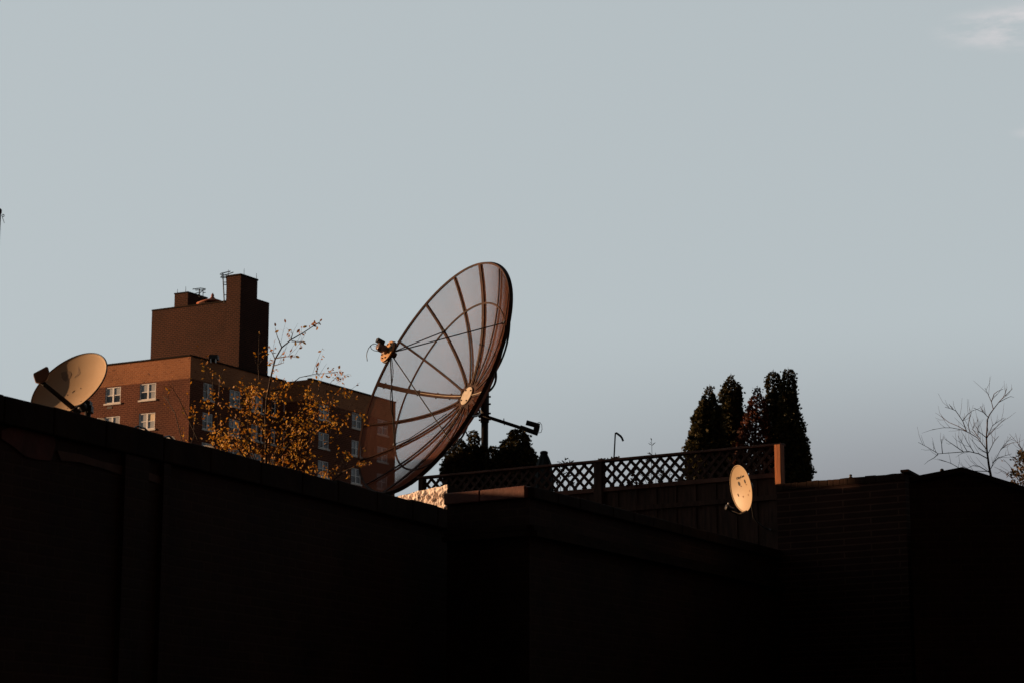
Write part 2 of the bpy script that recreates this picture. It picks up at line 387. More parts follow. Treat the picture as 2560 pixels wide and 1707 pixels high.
MB().box(P3(cr_ - .06, SB - CH - .06, czt), BL * (cl_ - cr_ + .12), BR * (depthC - SB + CH + .12), Z * .16).build('parapet_cap', M['coping_dark'], bld)
MB().box(P3(ub - .05, SB + 4.95, ph0.z), BL * (ua - ub + .1), BR * (dph - SB - 4.9), Z * .13).build('parapet_cap', M['coping_dark'], bld)
# rooftop water tank with conical red roof
tk = at(532, 760, 0.0 + (P3(0, SB + 8, 0)).y * 1.0)
tk = on_plane(531, 760, C + BR * (SB + 2.2), BR); apex = on_plane(532, 752, C + BR * (SB + 2.2), BR); tip = on_plane(532, 733, C + BR * (SB + 2.2), BR)
rr = (on_plane(562, 762, C + BR * (SB + 2.2), BR) - on_plane(501, 764, C + BR * (SB + 2.2), BR)).length / 2
wt = empty('water_tank', (tk.x, tk.y, tz), 'round water tank with pointed red cone roof behind the tower parapet', 'water tank')
MB().lathe((tk.x, tk.y, tz), Z, [(rr * .9, 0), (rr * .9, tk.z - tz)], 28).build('tank', M['tower_brick'], wt)
M['red_roof'] = mat('red_tank_roof', (.30, .085, .04), .7, var=.3, scale=1)
hgt = tip.z - tk.z
MB().lathe((tk.x, tk.y, tk.z), Z, [(rr * 1.06, 0), (rr * .55, hgt * .30), (rr * .22, hgt * .46), (rr * .10, hgt * .62), (.16, hgt * .8), (.03, hgt)], 28).build('cone_roof', M['red_roof'], wt, smooth=True)
# television antennas on the tower
def antenna(name, label, base, top, rods, booms):
    a = empty(name, base, label, 'antenna'); MB().tube([base, top], .065, 6).build('mast', M['black'], a)
    for q in booms: MB().tube(q, .05, 6).build('boom', M['black'], a)
    for q in rods: MB().tube(q, .042, 6).build('element', M['black'], a)
dA = (P3(cl_ + 1.0, SB + .5, 0)).y
A = lambda x, y: at(360 + .1913 * x, 660 + .1913 * y, dA)
antenna('television_antenna', 'tall looped television antenna on a mast against the chimney shaft', A(1050, 520), A(1030, 120),
        [[A(1075, 150), A(1080, 275)], [A(1045, 240), A(1075, 240)], [A(1045, 270), A(1085, 275)], [A(1045, 405), A(1075, 405)], [A(1040, 395), A(1050, 420)]],
        [[A(1130, 97), A(1010, 125), A(995, 135), A(1015, 148), A(1075, 142), A(1168, 110)], [A(1080, 165), A(1010, 165), A(1000, 176), A(1025, 186), A(1085, 178)]])
dA = (P3(ub + .5, SB + 4, 0)).y
antenna('television_antenna', 'low wide television antenna above the small penthouse of the tower', A(724, 435), A(726, 330),
        [[A(770, 445), A(772, 330)], [A(770, 376), A(806, 376)], [A(724, 370), A(655, 395)], [A(770, 345), A(695, 415)]],
        [[A(635, 332), A(740, 318), A(806, 328), A(800, 342), A(672, 344)]])
for nm, x, y0, y1, dd, lb in ((0, 437, 398, 330, 1, 'thin lightning rod on the left corner of the penthouse'), (0, 545, 388, 295, 2, 'thin lightning rod near the middle of the penthouse roof'),
                          (0, 1102, 165, 72, 3, 'thin lightning rod on the chimney shaft behind the looped antenna'), (0, 1307, 165, 62, 4, 'tallest thin lightning rod on the front corner of the chimney shaft'), (0, 1469, 215, 125, 5, 'thin lightning rod on the far right corner of the chimney shaft')):
    dA = C.y + 9 + dd * .2
    r_ = MB().tube([A(x, y0), A(x + 1, (y0 + y1) / 2), A(x + 1, y1)], [.028, .025, .018], 5).build('lightning_rod', M['dark_steel'], loc=A(x, y0)); tag(r_, lb, 'lightning rod', 'lightning rods on the far tower')
vt = empty('roof_vent', P3(-1, SB - 3.2, TOP - .4), 'small dark vent hood with white legs on the roof below the tower', 'vent')
dA = P3(-1.0, 3.0, 0).y
MB().box(A(848, 1235), A(962, 1235) - A(848, 1235), Vector((0, 1.2, 0)), A(848, 1180) - A(848, 1235)).build('hood', M['black'], vt)
for x in (865, 932): MB().box(A(x, 1285), A(x + 10, 1285) - A(x, 1285), Vector((0, .3, 0)), A(x, 1235) - A(x, 1285)).build('leg', M['white_paint'], vt)

# ------------------------------------------------------------------ near left building (dark parapet running back to the right)
ZP = EYE + 2.6
a0 = at_z(0, 988, ZP); a1 = at_z(1117, 1274, ZP); W1 = (a1 - a0).normalized(); W1n = Vector((W1.y, -W1.x, 0))   # faces right
s0 = a0 - W1 * 9; LEN = (a1 - s0).length + .25
low = empty('low_building', (s0.x, s0.y, 0), 'low dark brick building whose long parapet slopes down across the lower left', 'building')
def jag(mb, o, d, ln, n, dep, z0, z1, seg, amp, rng):
    """a long cap built in short uneven stones"""
    u = 0
    while u < ln - .05:
        l = min(seg * rng.uniform(.7, 1.3), ln - u)
        e0, e1 = rng.uniform(-amp, amp), rng.uniform(-amp, amp)
        o_ = o + d * u
        b = [o_ + Z * z0, o_ + d * (l - .006) + Z * z0, o_ + d * (l - .006) - n * dep + Z * z0, o_ - n * dep + Z * z0]
        t = [o_ + Z * (z1 + e0), o_ + d * (l - .006) + Z * (z1 + e1), o_ + d * (l - .006) - n * dep + Z * (z1 + e1), o_ - n * dep + Z * (z1 + e0)]
        mb.add(b + t, [(3, 2, 1, 0), (4, 5, 6, 7), (0, 1, 5, 4), (1, 2, 6, 5), (2, 3, 7, 6), (3, 0, 4, 7)]); u += l
CAPH = .20
wl = MB(); wl.box(Vector((s0.x, s0.y, 0)) , W1 * LEN, -W1n * .32, Z * (ZP - CAPH))
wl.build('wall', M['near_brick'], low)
MB().box(Vector((s0.x, s0.y, 0)) - W1n * .33, W1 * (LEN - .2), -W1n * 14, Z * (ZP - .75)).build('roof', M['roof_tar'], low)
cp = MB(); jag(cp, Vector((s0.x, s0.y, 0)) + W1n * .05, W1, LEN, W1n, .42, ZP - CAPH + .003, ZP, .62, .011, random.Random(3)); cp.build('coping', M['coping_dark'], low, bevel=.012)
for px_, wd_ in ((430, .32), (520, .10)):
    q = at_z(px_, 1000 + .256 * px_ + 30, ZP - .25); u = (q - s0).dot(W1)
    MB().box(Vector((s0.x, s0.y, 0)) + W1 * u - W1n * .01, W1 * wd_, W1n * .05, Z * (ZP - CAPH - .004)).build('pilaster', M['near_brick'], low)
M['plaster_red'] = mat('old_red_render', (.055, .016, .0115), .9, var=.4, scale=5, bump=.004)
M['plaster_tan'] = mat('old_tan_render', (.055, .031, .021), .9, var=.4, scale=7, bump=.004)
def patch(name, pts, m, d=.012):
    ps = [on_plane(x, y, s0, W1n) for x, y in pts]; n = len(ps)
    MB().add([p + W1n * d for p in ps] + [p - W1n * .02 for p in ps], [tuple(range(n)), tuple(reversed(range(n, 2 * n)))] + [(i, i + n, (i + 1) % n + n, (i + 1) % n) for i in range(n)]).build(name, m, low)
patch('render_patch', [(0, 1075), (40, 1062), (80, 1072), (130, 1080), (136, 1110), (125, 1150), (90, 1148), (60, 1140), (30, 1115), (0, 1095)], M['plaster_red'])
patch('render_patch', [(140, 1125), (200, 1135), (250, 1152), (310, 1165), (350, 1172), (395, 1190), (416, 1206), (405, 1212), (370, 1200), (330, 1196), (260, 1172), (200, 1155), (150, 1150)], M['plaster_tan'])

MB().box((-9.5, 20.35, ZP - .76), (3.4, 0, 0), (0, 2.05, 0), Z * (5.06 - ZP + .76)).build('roof_shade_block', M['near_brick'], low)  # unseen block added on the roof to shade the clay coped corner
# stuccoed chimney block at the end of the parapet
ck = empty('stucco_chimney', a1, 'flaking whitewashed masonry block glowing in sunlight at the end of the dark parapet', 'masonry block')
cz = at(1130, 1209, a1.y + .05).z
cd = az_dir(-47); cn_ = Vector((-cd.y, cd.x, 0));  cn_ = cn_ if cn_.y < 0 else -cn_
c_o = Vector((a1.x, a1.y, 0)) + W1 * .07 - W1n * .02
bm_ = MB(); nx, nz = 150, 48; rg = random.Random(5)
Wd, Hh = 1.15, cz - (ZP - .75)
from mathutils import noise as mnoise
def relief(u, v):
    w = mnoise.noise_vector(Vector((u * 9, v * 11, 2.2))) * .9; h = 0; f = 11; am = .020
    for _ in range(4): h += am * (1 - 2 * abs(mnoise.noise(Vector((u * f + v * f * .4, v * f * 1.5, .7 + f))))); f *= 2.1; am *= .55
    return h + .018 * (mnoise.cell(Vector((u * 17 + w.x, v * 25 + w.y, 1.7))) - .5)
grid = []
for j in range(nz + 1):
    for i in range(nx + 1):
        u = i / nx * Wd; v = j / nz * Hh
        edge = min(i, nx - i, 5) / 5 * min(j, nz - j, 4) / 4
        topd = -.09 * (u / Wd) * (j / nz) + (mnoise.noise(Vector((u * 6, 9, 0))) * .018 if j == nz else 0)
        grid.append(c_o + cd * u + Z * (ZP - .75 + v + topd) + cn_ * relief(u, v) * (.3 + .7 * edge))
bm_.add(grid, [(j * (nx + 1) + i + 1, j * (nx + 1) + i, (j + 1) * (nx + 1) + i, (j + 1) * (nx + 1) + i + 1) for j in range(nz) for i in range(nx)])
bm_.build('stucco_face', M['stucco'], ck)
bk = MB(); bot = ZP - .75
e0 = c_o; e1 = c_o + cd * Wd; bkv = W1 * .55
bk.quad(e0 + Z * bot, e0 + bkv + Z * bot, e0 + bkv + Z * (cz - .05), e0 + Z * cz)
bk.quad(e0 + bkv + Z * bot, e1 + bkv + Z * bot, e1 + bkv + Z * (cz - .12), e0 + bkv + Z * (cz - .05)); bk.quad(e1 + bkv + Z * bot, e1 + Z * bot, e1 + Z * (cz - .09), e1 + bkv + Z * (cz - .12))
bk.quad(e0 + Z * cz, e0 + bkv + Z * (cz - .05), e1 + bkv + Z * (cz - .12), e1 + Z * (cz - .09))
bk.build('core', M['coping_dark'], ck)
# roof odds and ends on the parapet
for px_, py_, w_, lb in ((240, 1049, .14, 'pale strip of flashing on the parapet below the tilted grey dish'), (422, 1096, .10, 'small pale scrap of flashing midway along the dark parapet'), (505, 1116, .22, 'long pale scrap of flashing on the parapet left of the yellow tree')):
    q = at_z(px_, py_, ZP + .012); m_ = MB()
    m_.add([q + W1 * t * w_ - W1n * b + Z * h for t, h in ((0, 0), (.3, .022), (.7, .030), (1, .004)) for b in (0, .10)], [(0, 2, 3, 1), (2, 4, 5, 3), (4, 6, 7, 5), (0, 1, 7, 6)])
    tag(m_.build('roof_flashing', M['white_paint'], loc=q), lb, 'flashing', 'scraps of flashing on the parapet')
q0, q1, q2, q3 = at_z(333, 1071, ZP), at(345, 1064, at_z(345, 1074, ZP).y), at(362, 1070, at_z(362, 1082, ZP).y), at_z(376, 1084, ZP)
tag(MB().tube([q0, q1, q2, q3], .008, 6).build('loose_cable', M['cable'], loc=q0), 'black cable looping over the parapet below the lit brick wall', 'cable')
q0, q1, q2 = at_z(410, 1092, ZP), at(423, 1089, at_z(423, 1097, ZP).y), at_z(436, 1100, ZP)
tag(MB().tube([q0, q1, q2], .008, 6).build('loose_cable', M['cable'], loc=q0), 'short black cable hump beside the pale scrap midway along the parapet', 'cable')

# ------------------------------------------------------------------ mid building: clay coped corner right of the stucco block
k0 = at(1323, 1215, 20.0); ZK = k0.z; m1 = at_z(1545, 1272, ZK); KR = (m1 - k0); KR.z = 0; KR.normalize(); m0 = at_z(1193, 1227, ZK)
KL = (m0 - k0); KL.z = 0; KL.normalize(); KRn = Vector((KR.y, -KR.x, 0)); KLn = Vector((-KL.y, KL.x, 0)); KLn = KLn if KLn.y < 0 else -KLn
K = Vector((k0.x, k0.y, 0))
mid = empty('garage_building', K, 'low brick building with a clay coped corner just below the lattice fence', 'building')
LK, RK = (m0 - k0).length + .35, 11.0
MB().add([K, K + KR * RK, K + KR * RK + KL * LK, K + KL * LK] + [p + Z * (ZK - .11) for p in (K, K + KR * RK, K + KR * RK + KL * LK, K + KL * LK)],
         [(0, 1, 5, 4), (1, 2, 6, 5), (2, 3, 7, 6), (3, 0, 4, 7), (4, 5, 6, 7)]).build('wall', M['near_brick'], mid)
cpk = MB(); jag(cpk, K + KRn * .05 + KR * .0, KR, RK, KRn, .32, ZK - .107, ZK, .6, .003, random.Random(4)); cpk.build('coping', M['coping_dark'], mid, bevel=.01)
cpl = MB(); jag(cpl, K + KLn * .05 + KL * .012, KL, LK, KLn, .30, ZK - .107, ZK + .004, .62, .003, random.Random(8)); tag(cpl.build('coping', M['clay'], mid, bevel=.012), 'red clay coping tiles')
cor = MB()
for dz, pr, th in ((.30, .05, .05), (.36, .085, .05)):
    cor.box(K + KRn * pr + Z * (ZK - dz - .10), KR * RK, -KRn * (pr - .002), Z * th); cor.box(K + KLn * pr + Z * (ZK - dz - .10), KL * LK, -KLn * (pr - .002), Z * th)
cor.build('cornice', M['coping_dark'], mid)

# ------------------------------------------------------------------ terrace building carrying the fence, planted roof
FD = 26.2
f1 = at(1957, 1107, FD); ZF = f1.z; f0 = at_z(1050.5, 1191, ZF); F = (f1 - f0); F.z = 0; FLEN = F.length; F.normalize(); Fn = Vector((F.y, -F.x, 0)); Fn = Fn if Fn.y < 0 else -Fn
F0 = Vector((f0.x, f0.y, 0)); DECK = 3.75
def fs(px, py): q = on_plane(px, py, f0, Fn); return (q - f0).dot(F), q.z
ter = empty('terrace_building', F0, 'dark brick building carrying the wooden fence and the roof garden', 'building')
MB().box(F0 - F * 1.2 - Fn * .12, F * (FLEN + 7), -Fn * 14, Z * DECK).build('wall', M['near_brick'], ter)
fence = empty('lattice_fence', F0 + Z * DECK, 'brown wooden fence with a diagonal lattice top and boards below', 'fence')
zr1, zl0 = fs(1494, 1155)[1], fs(1494, 1219)[1]           # lattice top and bottom
zmid1 = zl0; zmid0 = zl0 - .055; zlow1 = fs(1800, 1247)[1]; zlow0 = zlow1 - .06
sm0, sm1 = fs(1489, 1180)[0], fs(1509, 1180)[0]; se0, se1 = [(on_plane(x_, 1160, f0 + Fn * .145, Fn) - f0).dot(F) for x_ in (1936.5, 1951.5)]
MB().box(F0 + F * -.02 + Fn * .055 + Z * (ZF - .028), F * (FLEN + .02), -Fn * .13, Z * .028).build('cap_rail', M['rail_wood'], fence, bevel=.004)
MB().box(F0 + Fn * .02 + Z * (zr1), F * FLEN, -Fn * .035, Z * (ZF - .030 - zr1)).build('top_rail', M['wood'], fence, bevel=.003)
for a, b in ((.07, sm0 - .004), (sm1 + .004, se0 - .02)):
    pn = MB(); p_ = .141
    for sgn in (1, -1):
        off = .010 if sgn > 0 else .0
        H = zr1 - zl0; c = a - H
        while c < b + H:
            # line: s = c + sgn*(z-zl0) (+H when falling)
            lo, hi = 0.0, H; base = c if sgn > 0 else c + H
            sA = lambda z: base + sgn * z
            zs_ = []
            z0_, z1_ = lo, hi
            if sgn > 0: z0_ = max(z0_, a - base); z1_ = min(z1_, b - base)
            else: z0_ = max(z0_, base - b); z1_ = min(z1_, base - a)
            if z1_ - z0_ > .02:
                d = (F * sgn + Z).normalized(); st = F0 + F * sA(z0_) + Z * (zl0 + z0_); wv = (F * -sgn + Z).normalized() * (.019 + rnd.uniform(-.0015, .0015)); st = st + F * rnd.uniform(-.006, .006); d = (d + Z * rnd.uniform(-.012, .012)).normalized()
                w_ = rnd.uniform(-.002, .002)
                pn.box(st - wv + Fn * (off + w_), d * ((z1_ - z0_) * 1.414), wv * 2, -Fn * .008)
            c += p_
    pn.build('lattice_panel', M['wood'], fence)
rl = MB(); rl.box(F0 + Fn * .025 + Z * zmid0, F * (se0 - .01), -Fn * .05, Z * (zmid1 - zmid0)); rl.build('middle_rail', M['rail_wood'], fence, bevel=.003)
rl = MB(); rl.box(F0 + Fn * .025 + Z * zlow0, F * (se0 - .01), -Fn * .05, Z * .06); rl.build('bottom_rail', M['wood'], fence, bevel=.003)
bd = MB(); u = 0
while u < se0 - .03:
    w_ = min(.138, se0 - .02 - u); bd.box(F0 + F * (u - .004) + Fn * (rnd.uniform(-.002, .002) + (.006 if int(u / .14 + .5) % 2 else -.006)) - Fn * .012 + Z * (DECK), F * (w_ + .008), -Fn * (.018 + rnd.uniform(0, .003)), Z * (zmid0 + .03 - DECK)); u += .14
bd.build('board_panel', M['wood'], fence)
MB().box(F0 + F * (-.0) + Fn * .045 + Z * DECK, F * .075, -Fn * .09, Z * (zr1 - DECK)).build('post', M['wood'], fence, bevel=.004)
MB().box(F0 + F * sm0 + Fn * .05 + Z * (DECK + .1), F * (sm1 - sm0), -Fn * .1, Z * (ZF - .031 - DECK - .1)).build('post', M['wood'], fence, bevel=.004)
zpb = fs(1945, 1214)[1]
pe = MB(); pe.box(F0 + F * se0 + Fn * .145 + Z * zpb, F * (se1 - se0), -Fn * .10, Z * (ZF - .031 - zpb)); tag(pe.build('post', M['cedar'], fence, bevel=.004), 'sunlit orange end post')
MB().box(F0 + F * (se0 - .03) + Fn * .043 + Z * DECK, F * .075, -Fn * .085, Z * (zr1 - DECK)).build('post', M['wood'], fence, bevel=.003)

# brick wall right of the fence
b1 = at(2262, 1181, 24.7); ZB = b1.z; b0 = at_z(1945, 1209.5, ZB); Bd = (b1 - b0); Bd.z = 0; BLN = Bd.length; Bd.normalize(); Bn = Vector((Bd.y, -Bd.x, 0)); Bn = Bn if Bn.y < 0 else -Bn
B0 = Vector((b0.x, b0.y, 0)) - Bd * .02
bw = empty('brick_wall', B0, 'bare dark brick wall with visible courses between fence post and gabled shed', 'wall')
M['course_brick'] = brick('coursed_brick', (.030, .0125, .009), (.022, .010, .0075), (.066, .036, .026), .70, .0745, .009, .5, 1.2, .004)
MB().box(B0, Bd * (BLN + .02), -Bn * .3, Z * (ZB - .075)).build('wall', M['course_brick'], bw)
cb = MB(); jag(cb, B0 + Bn * .012, Bd, BLN + .02, Bn, .324, ZB - .072, ZB, .105, .005, random.Random(11)); cb.build('brick_coping', M['near_brick'], bw)
eb = at(2258, 1179, 24.6); ee = Bd
MB().box(Vector((b1.x, b1.y, ZB + .004)) + Bn * .05 - Bd * .03, Bd * .10, W1 * .75, Z * .028).build('end_cap', M['coping_dark'], bw)
vq = at(2127, 1198, 25.3)
vc = empty('vent_knob', vq, 'tiny dark knobbed finial standing alone on top of the brick wall', 'finial')
MB().lathe(vq - Z * .03, Z, [(.016, 0), (.012, .035), (.012, .05)], 10).build('stem', M['black'], vc, smooth=True)
MB().lathe(vq + Z * .018, Z, [(.014, 0), (.026, .006), (.020, .014), (.010, .022), (.019, .030), (.014, .042), (.003, .046)], 12).build('knob', M['black'], vc, smooth=True)

# dark gabled shed at the lower right
GD = 21.5
pk = at(2405, 1168, GD); gdir = az_dir(-82)
gn = Vector((-gdir.y, gdir.x, 0)); gn = gn if gn.y < 0 else -gn
gl = on_plane(2272, 1193.5, pk, gn); gr = on_plane(2600, 1229, pk, gn)
sh = empty('gabled_shed', (pk.x, pk.y, 0), 'black silhouetted shed with a low gable roof in the lower right corner', 'shed')
lo_ = pk + (gr - pk) * 2.2
back = az_dir(17) * 7
gf = [Vector((gl.x, gl.y, 0)), Vector((lo_.x, lo_.y, 0)), lo_, pk, gl]
gf = [p + Vector((0, 0, 0 if i < 2 else -.05)) for i, p in enumerate(gf)]
MB().add(gf + [p + back for p in gf], [(0, 1, 2, 3, 4), (9, 8, 7, 6, 5), (0, 4, 9, 5), (1, 6, 7, 2)]).build('wall', M['near_brick'], sh)
rf = MB()
for p_, q_ in ((pk, gl), (pk, lo_)):
    rf.add([p_ + gn * .06 - Z * .05, q_ + gn * .06 - Z * .05, q_ + back - Z * .05, p_ + back - Z * .05, p_ + gn * .06, q_ + gn * .06, q_ + back, p_ + back], [(0, 1, 2, 3), (7, 6, 5, 4), (0, 4, 5, 1), (1, 5, 6, 2), (2, 6, 7, 3), (3, 7, 4, 0)])
rf.build('roof', M['coping_dark'], sh)
vq = at(2355, 1178, GD + .1)
vc = empty('vent_knob', vq, 'small black ball vent on the left slope of the gabled shed', 'vent')
MB().tube([vq - Z * .05, vq], .008, 8).build('stem', M['black'], vc)
MB().lathe(vq - Z * .002, Z, [(.008, 0), (.019, .008), (.021, .018), (.014, .030), (.003, .034)], 12).build('ball', M['black'], vc, smooth=True)

# ------------------------------------------------------------------ satellite dishes
def basis(n):
    u = Z.cross(n).normalized(); return u, n.cross(u)
# the big mesh dish
def big_dish():
    k = 31.5 / 23.0; c = Vector((-.8524 * k, 23.0 * k, 4.2177 * k + EYE)); n = Vector((-.7943, -.4826, .3691)).normalized(); u, v = basis(n)
    Rr, FDR = 1.372 * k, .36; foc = FDR * 2 * Rr; dep = Rr * Rr / (4 * foc); hub = c - n * dep
    P = lambda x, y, h=0.0: hub + u * x + v * y + n * ((x * x + y * y) / (4 * foc) + h)
    PA = lambda r, a, h=0.0: P(r * Rr * math.cos(R(a)), r * Rr * math.sin(R(a)), h)
    back = hub - n * .24
    rootz = DECK
    root = empty('mesh_satellite_dish', (back.x, back.y, rootz), 'large tilted brown mesh satellite dish with radial ribs on a steel pole', 'satellite dish')
    # reflector: crossed fine strands, each with its own width and depth, so it is see-through face on and dense at a slant
    ms = MB(); rg = random.Random(21); pitch, wdt, dpt = .0100, .0019, .0029
    for ax in (0, 1):
        t = -Rr + pitch / 2
        while t < Rr:
            tt = t + rg.uniform(-.0015, .0015); hl = math.sqrt(max(0, (Rr - .008) ** 2 - tt * tt)); ns = max(2, int(hl * 2 / .11)); o = len(ms.v)
            if hl > .02:
                for i in range(ns + 1):
                    s = -hl + 2 * hl * i / ns
                    for dw, dh in ((-wdt / 2, 0), (wdt / 2, 0), (0, -dpt / 2), (0, dpt / 2)):
                        x, y = (tt + dw, s) if ax else (s, tt + dw); ms.v.append(P(x, y, dh))
                for i in range(ns):
                    b = o + i * 4; ms.f.append((b, b + 1, b + 5, b + 4)); ms.f.append((b + 2, b + 3, b + 7, b + 6))
            t += pitch
    ms.build('mesh_reflector', M['mesh'], root)
    def strap(mb, path, w, h, closed=False):
        # flat steel channel lying on the bowl: w wide across the path, h tall
        pts = []
        for x, y, off in path:
            p = P(x, y, off); nn = (n - (u * x + v * y) / (2 * foc)).normalized(); pts.append((p, nn))
        o = len(mb.v); m_ = len(pts)
        for i, (p, nn) in enumerate(pts):
            t = (pts[(i + 1) % m_ if closed else min(i + 1, m_ - 1)][0] - pts[(i - 1) % m_ if closed else max(i - 1, 0)][0]).normalized(); sd = t.cross(nn).normalized()
            for a, b in ((-1, -.5), (1, -.5), (1, .5), (-1, .5)): mb.v.append(p + sd * (w / 2 * a) + nn * (h * b))
        for i in range(m_ if closed else m_ - 1):
            a = o + i * 4; b = o + ((i + 1) % m_) * 4
            for k_ in range(4): mb.f.append((a + k_, a + (k_ + 1) % 4, b + (k_ + 1) % 4, b + k_))
        return mb
    pol = lambda r, a, off: (r * Rr * math.cos(R(a)), r * Rr * math.sin(R(a)), off)
    rim = MB(); NS = 96
    strap(rim, [pol(.995, 360 * i / NS, .008) for i in range(NS)], .030, .014, True); strap(rim, [pol(1.004, 360 * i / NS, -.018) for i in range(NS)], .012, .055, True)
    rim.build('rim', M['rust'], root)
    strap(MB(), [pol(.725, 360 * i / NS, .008) for i in range(NS)], .026, .014, True).build('ring_brace', M['rust'], root)
    angs = [(174 + 22.5 * i) % 360 for i in range(16)]
    for a in angs:
        main = round(a) in (174, 84, 354, 264); rb = MB(); w = .020 if main else .0115
        if main:
            for da in (-.0185, .0185):
                strap(rb, [(r * Rr * math.cos(R(a)) - da * math.sin(R(a)), r * Rr * math.sin(R(a)) + da * math.cos(R(a)), .009) for r in [.1 + .89 * i / 14 for i in range(15)]], .032, .018)
        else: strap(rb, [pol(.12 + .87 * i / 14, a, .007) for i in range(15)], .030, .015)
        ro = rb.build('rib', M['rust'], root)
        if main:
            MB().tube([PA(.09 + (.5 if round(a) == 174 else .30) * i / 8, a, .024) for i in range(9)], .0055, 6).build('seam_strip', M['cap'], ro)
            for r in (.25, .42, .62, .72, .93):
                for da in (-.04, .04):
                    q = P(r * Rr * math.cos(R(a)) - da * math.sin(R(a)), r * Rr * math.sin(R(a)) + da * math.cos(R(a)), 0); MB().lathe(q, n, [(.011, 0), (.011, .016), (.005, .02)], 6).build('bolt', M['dark_steel'], ro)
        # backing channel behind each rib
    for a in angs: MB().tube([PA(.14 + .86 * i / 12, a, -.036) for i in range(13)], .016, 6).build('back_channel', M['dark_steel'], root)
    hp = MB(); nr = 6; na = 64; rows_ = []
    for i in range(nr + 1):
        for kx in range(na):
            a = 360 * kx / na; near = min(abs((a - b + 180) % 360 - 180) for b in angs)
            rmax = .135 + .055 * max(0, 1 - near / 7.5)
            rows_.append(PA(rmax * i / nr + .002, a, .0025))
    hp.add(rows_, [(i * na + kx, i * na + (kx + 1) % na, (i + 1) * na + (kx + 1) % na, (i + 1) * na + kx) for i in range(nr) for kx in range(na)])
    hp.build('hub_plate', M['rust'], root)
    cap = MB().lathe(hub + n * .016, n, [(.144, 0), (.148, .008), (.141, .016)], 40).build('center_cap', M['cap'], root)
    for a in (35, 125, 215, 305):
        q = hub + n * .032 + (u * math.cos(R(a)) + v * math.sin(R(a))) * .115
        MB().lathe(q, n, [(.013, 0), (.013, .008), (.007, .012)], 6).build('bolt', M['dark_steel'], cap)
    # feed at the focus on four struts
    feed = hub + n * foc * 1.07
    fa = [38, 128.5, 216.5, 307.5]
    for a in fa:
        e = PA(.725, a, .015); d = (feed - n * .02 - e).normalized(); f_ = feed - n * .045 + (e - feed).normalized() * .045
        st = MB().tube([e, f_], .0088, 8).build('feed_strut', M['dark_steel'], root)
        MB().box(e - u * .022 - v * .022 - n * .02, u * .044, v * .044, n * .035).build('foot_bracket', M['dark_steel'], st)
    g = k * 1.0
    plate = MB().lathe(feed - n * .012 * g, n, [(.118 * g, 0), (.121 * g, .004), (.121 * g, .020 * g), (.112 * g, .024 * g)], 48).build('feed_plate', M['orange_plate'], root)
    MB().lathe(feed - n * .03 * g, n, [(.122 * g, 0), (.127 * g, .002), (.127 * g, .016 * g), (.122 * g, .0175 * g)], 48).build('plate_rim', M['black'], plate)
    MB().tube([feed - n * .10 * g, feed], .033 * g, 20).build('feed_throat', M['black'], plate)
    lnb = MB(); lnb.lathe(feed + n * .012 * g, n, [(.042 * g, 0), (.042 * g, .030 * g), (.030 * g, .034 * g), (.030 * g, .060 * g), (.040 * g, .065 * g), (.040 * g, .115 * g), (.028 * g, .122 * g)], 20)
    lo = lnb.build('receiver', M['alu'], root)
    MB().box(feed + n * .075 * g + v * .035 * g - u * .025 * g, n * .085 * g, u * .05 * g, v * .04 * g).build('receiver_box', M['black'], lo)
    MB().box(feed + n * .045 * g - v * .034 * g - u * .042 * g, n * .05 * g, u * .084 * g, v * .068 * g).build('bracket_block', M['alu'], lo)
    for a in (20, 65, 110, 160, 200, 245, 290, 335):
        q = feed + n * .012 * g + (u * math.cos(R(a)) + v * math.sin(R(a))) * .088 * g; MB().lathe(q, n, [(.010 * g, 0), (.009 * g, .009 * g)], 8).build('plate_bolt', M['rust'], plate)
    yf = (feed + n * .15).y
    T = lambda x, y: at(880 + .07653 * x, 820 + .07653 * y, yf)
    MB().tube([T(820, 560), T(780, 515), T(700, 510), T(620, 560), T(540, 660), T(490, 790), T(475, 910), T(490, 990), T(500, 1075)], .0056, 6).build('signal_cable', M['cable'], lo, smooth=True)
    MB().tube([T(620, 560), T(610, 620), T(640, 680), T(720, 730), T(860, 755), T(950, 790)], .0050, 6).build('signal_cable', M['cable'], lo, smooth=True)
    MB().tube([T(680, 545), T(730, 580), T(820, 600)], .0016, 6).build('signal_cable', M['cable'], lo, smooth=True)
    # cable along the lower strut, sagging off it
    e = PA(.725, 216.5, .025); f_ = feed - n * .05
    pts = []
    for i in range(13):
        t = i / 12; sag = .05 * math.sin(math.pi * 3 * t) * (1 if i < 12 else 0); pts.append(f_.lerp(e, t) + u * sag * .4 + v * 0 - Z * abs(sag) * .3 + Vector((.02 * math.sin(t * 9), 0, 0)))
    pts += [PA(.60, 218, .022), PA(.4, 215, .022), PA(.24, 214, .018)]
    MB().tube(pts, .006, 6).build('feed_cable', M['cable'], root, smooth=True)
    # mount, pole, actuator
    YP = 31.5 * 23.35 / 23; px = at(1212, 1010, YP); pole = Vector((px.x, px.y, 0)); ztop = at(1212, 968, YP).z; zsl = at(1212, 1055, YP).z
    MB().tube([pole + Z * rootz, pole + Z * (zsl + .02)], .0385 * k, 20).build('pole', M['dark_steel'], root, smooth=True)
    sl = MB(); sl.tube([pole + Z * zsl, pole + Z * ztop], .047 * k, 20)
    for dz in (.04, .13, .27, .38):
        for a in (20, 200): sl.tube([pole + Z * (zsl + dz) + az_dir(a + 90) * .04, pole + Z * (zsl + dz) + az_dir(a + 90) * .092], .014, 8)
    sl.build('pole_sleeve', M['dark_steel'], root)
    mb = MB(); tp = pole + Z * (ztop - .02)
    for da in (-.10, .10): mb.tube([hub - n * .05 + u * da + v * .14, tp + u * da * .4, hub - n * .05 + u * da - v * .22], .022, 8)
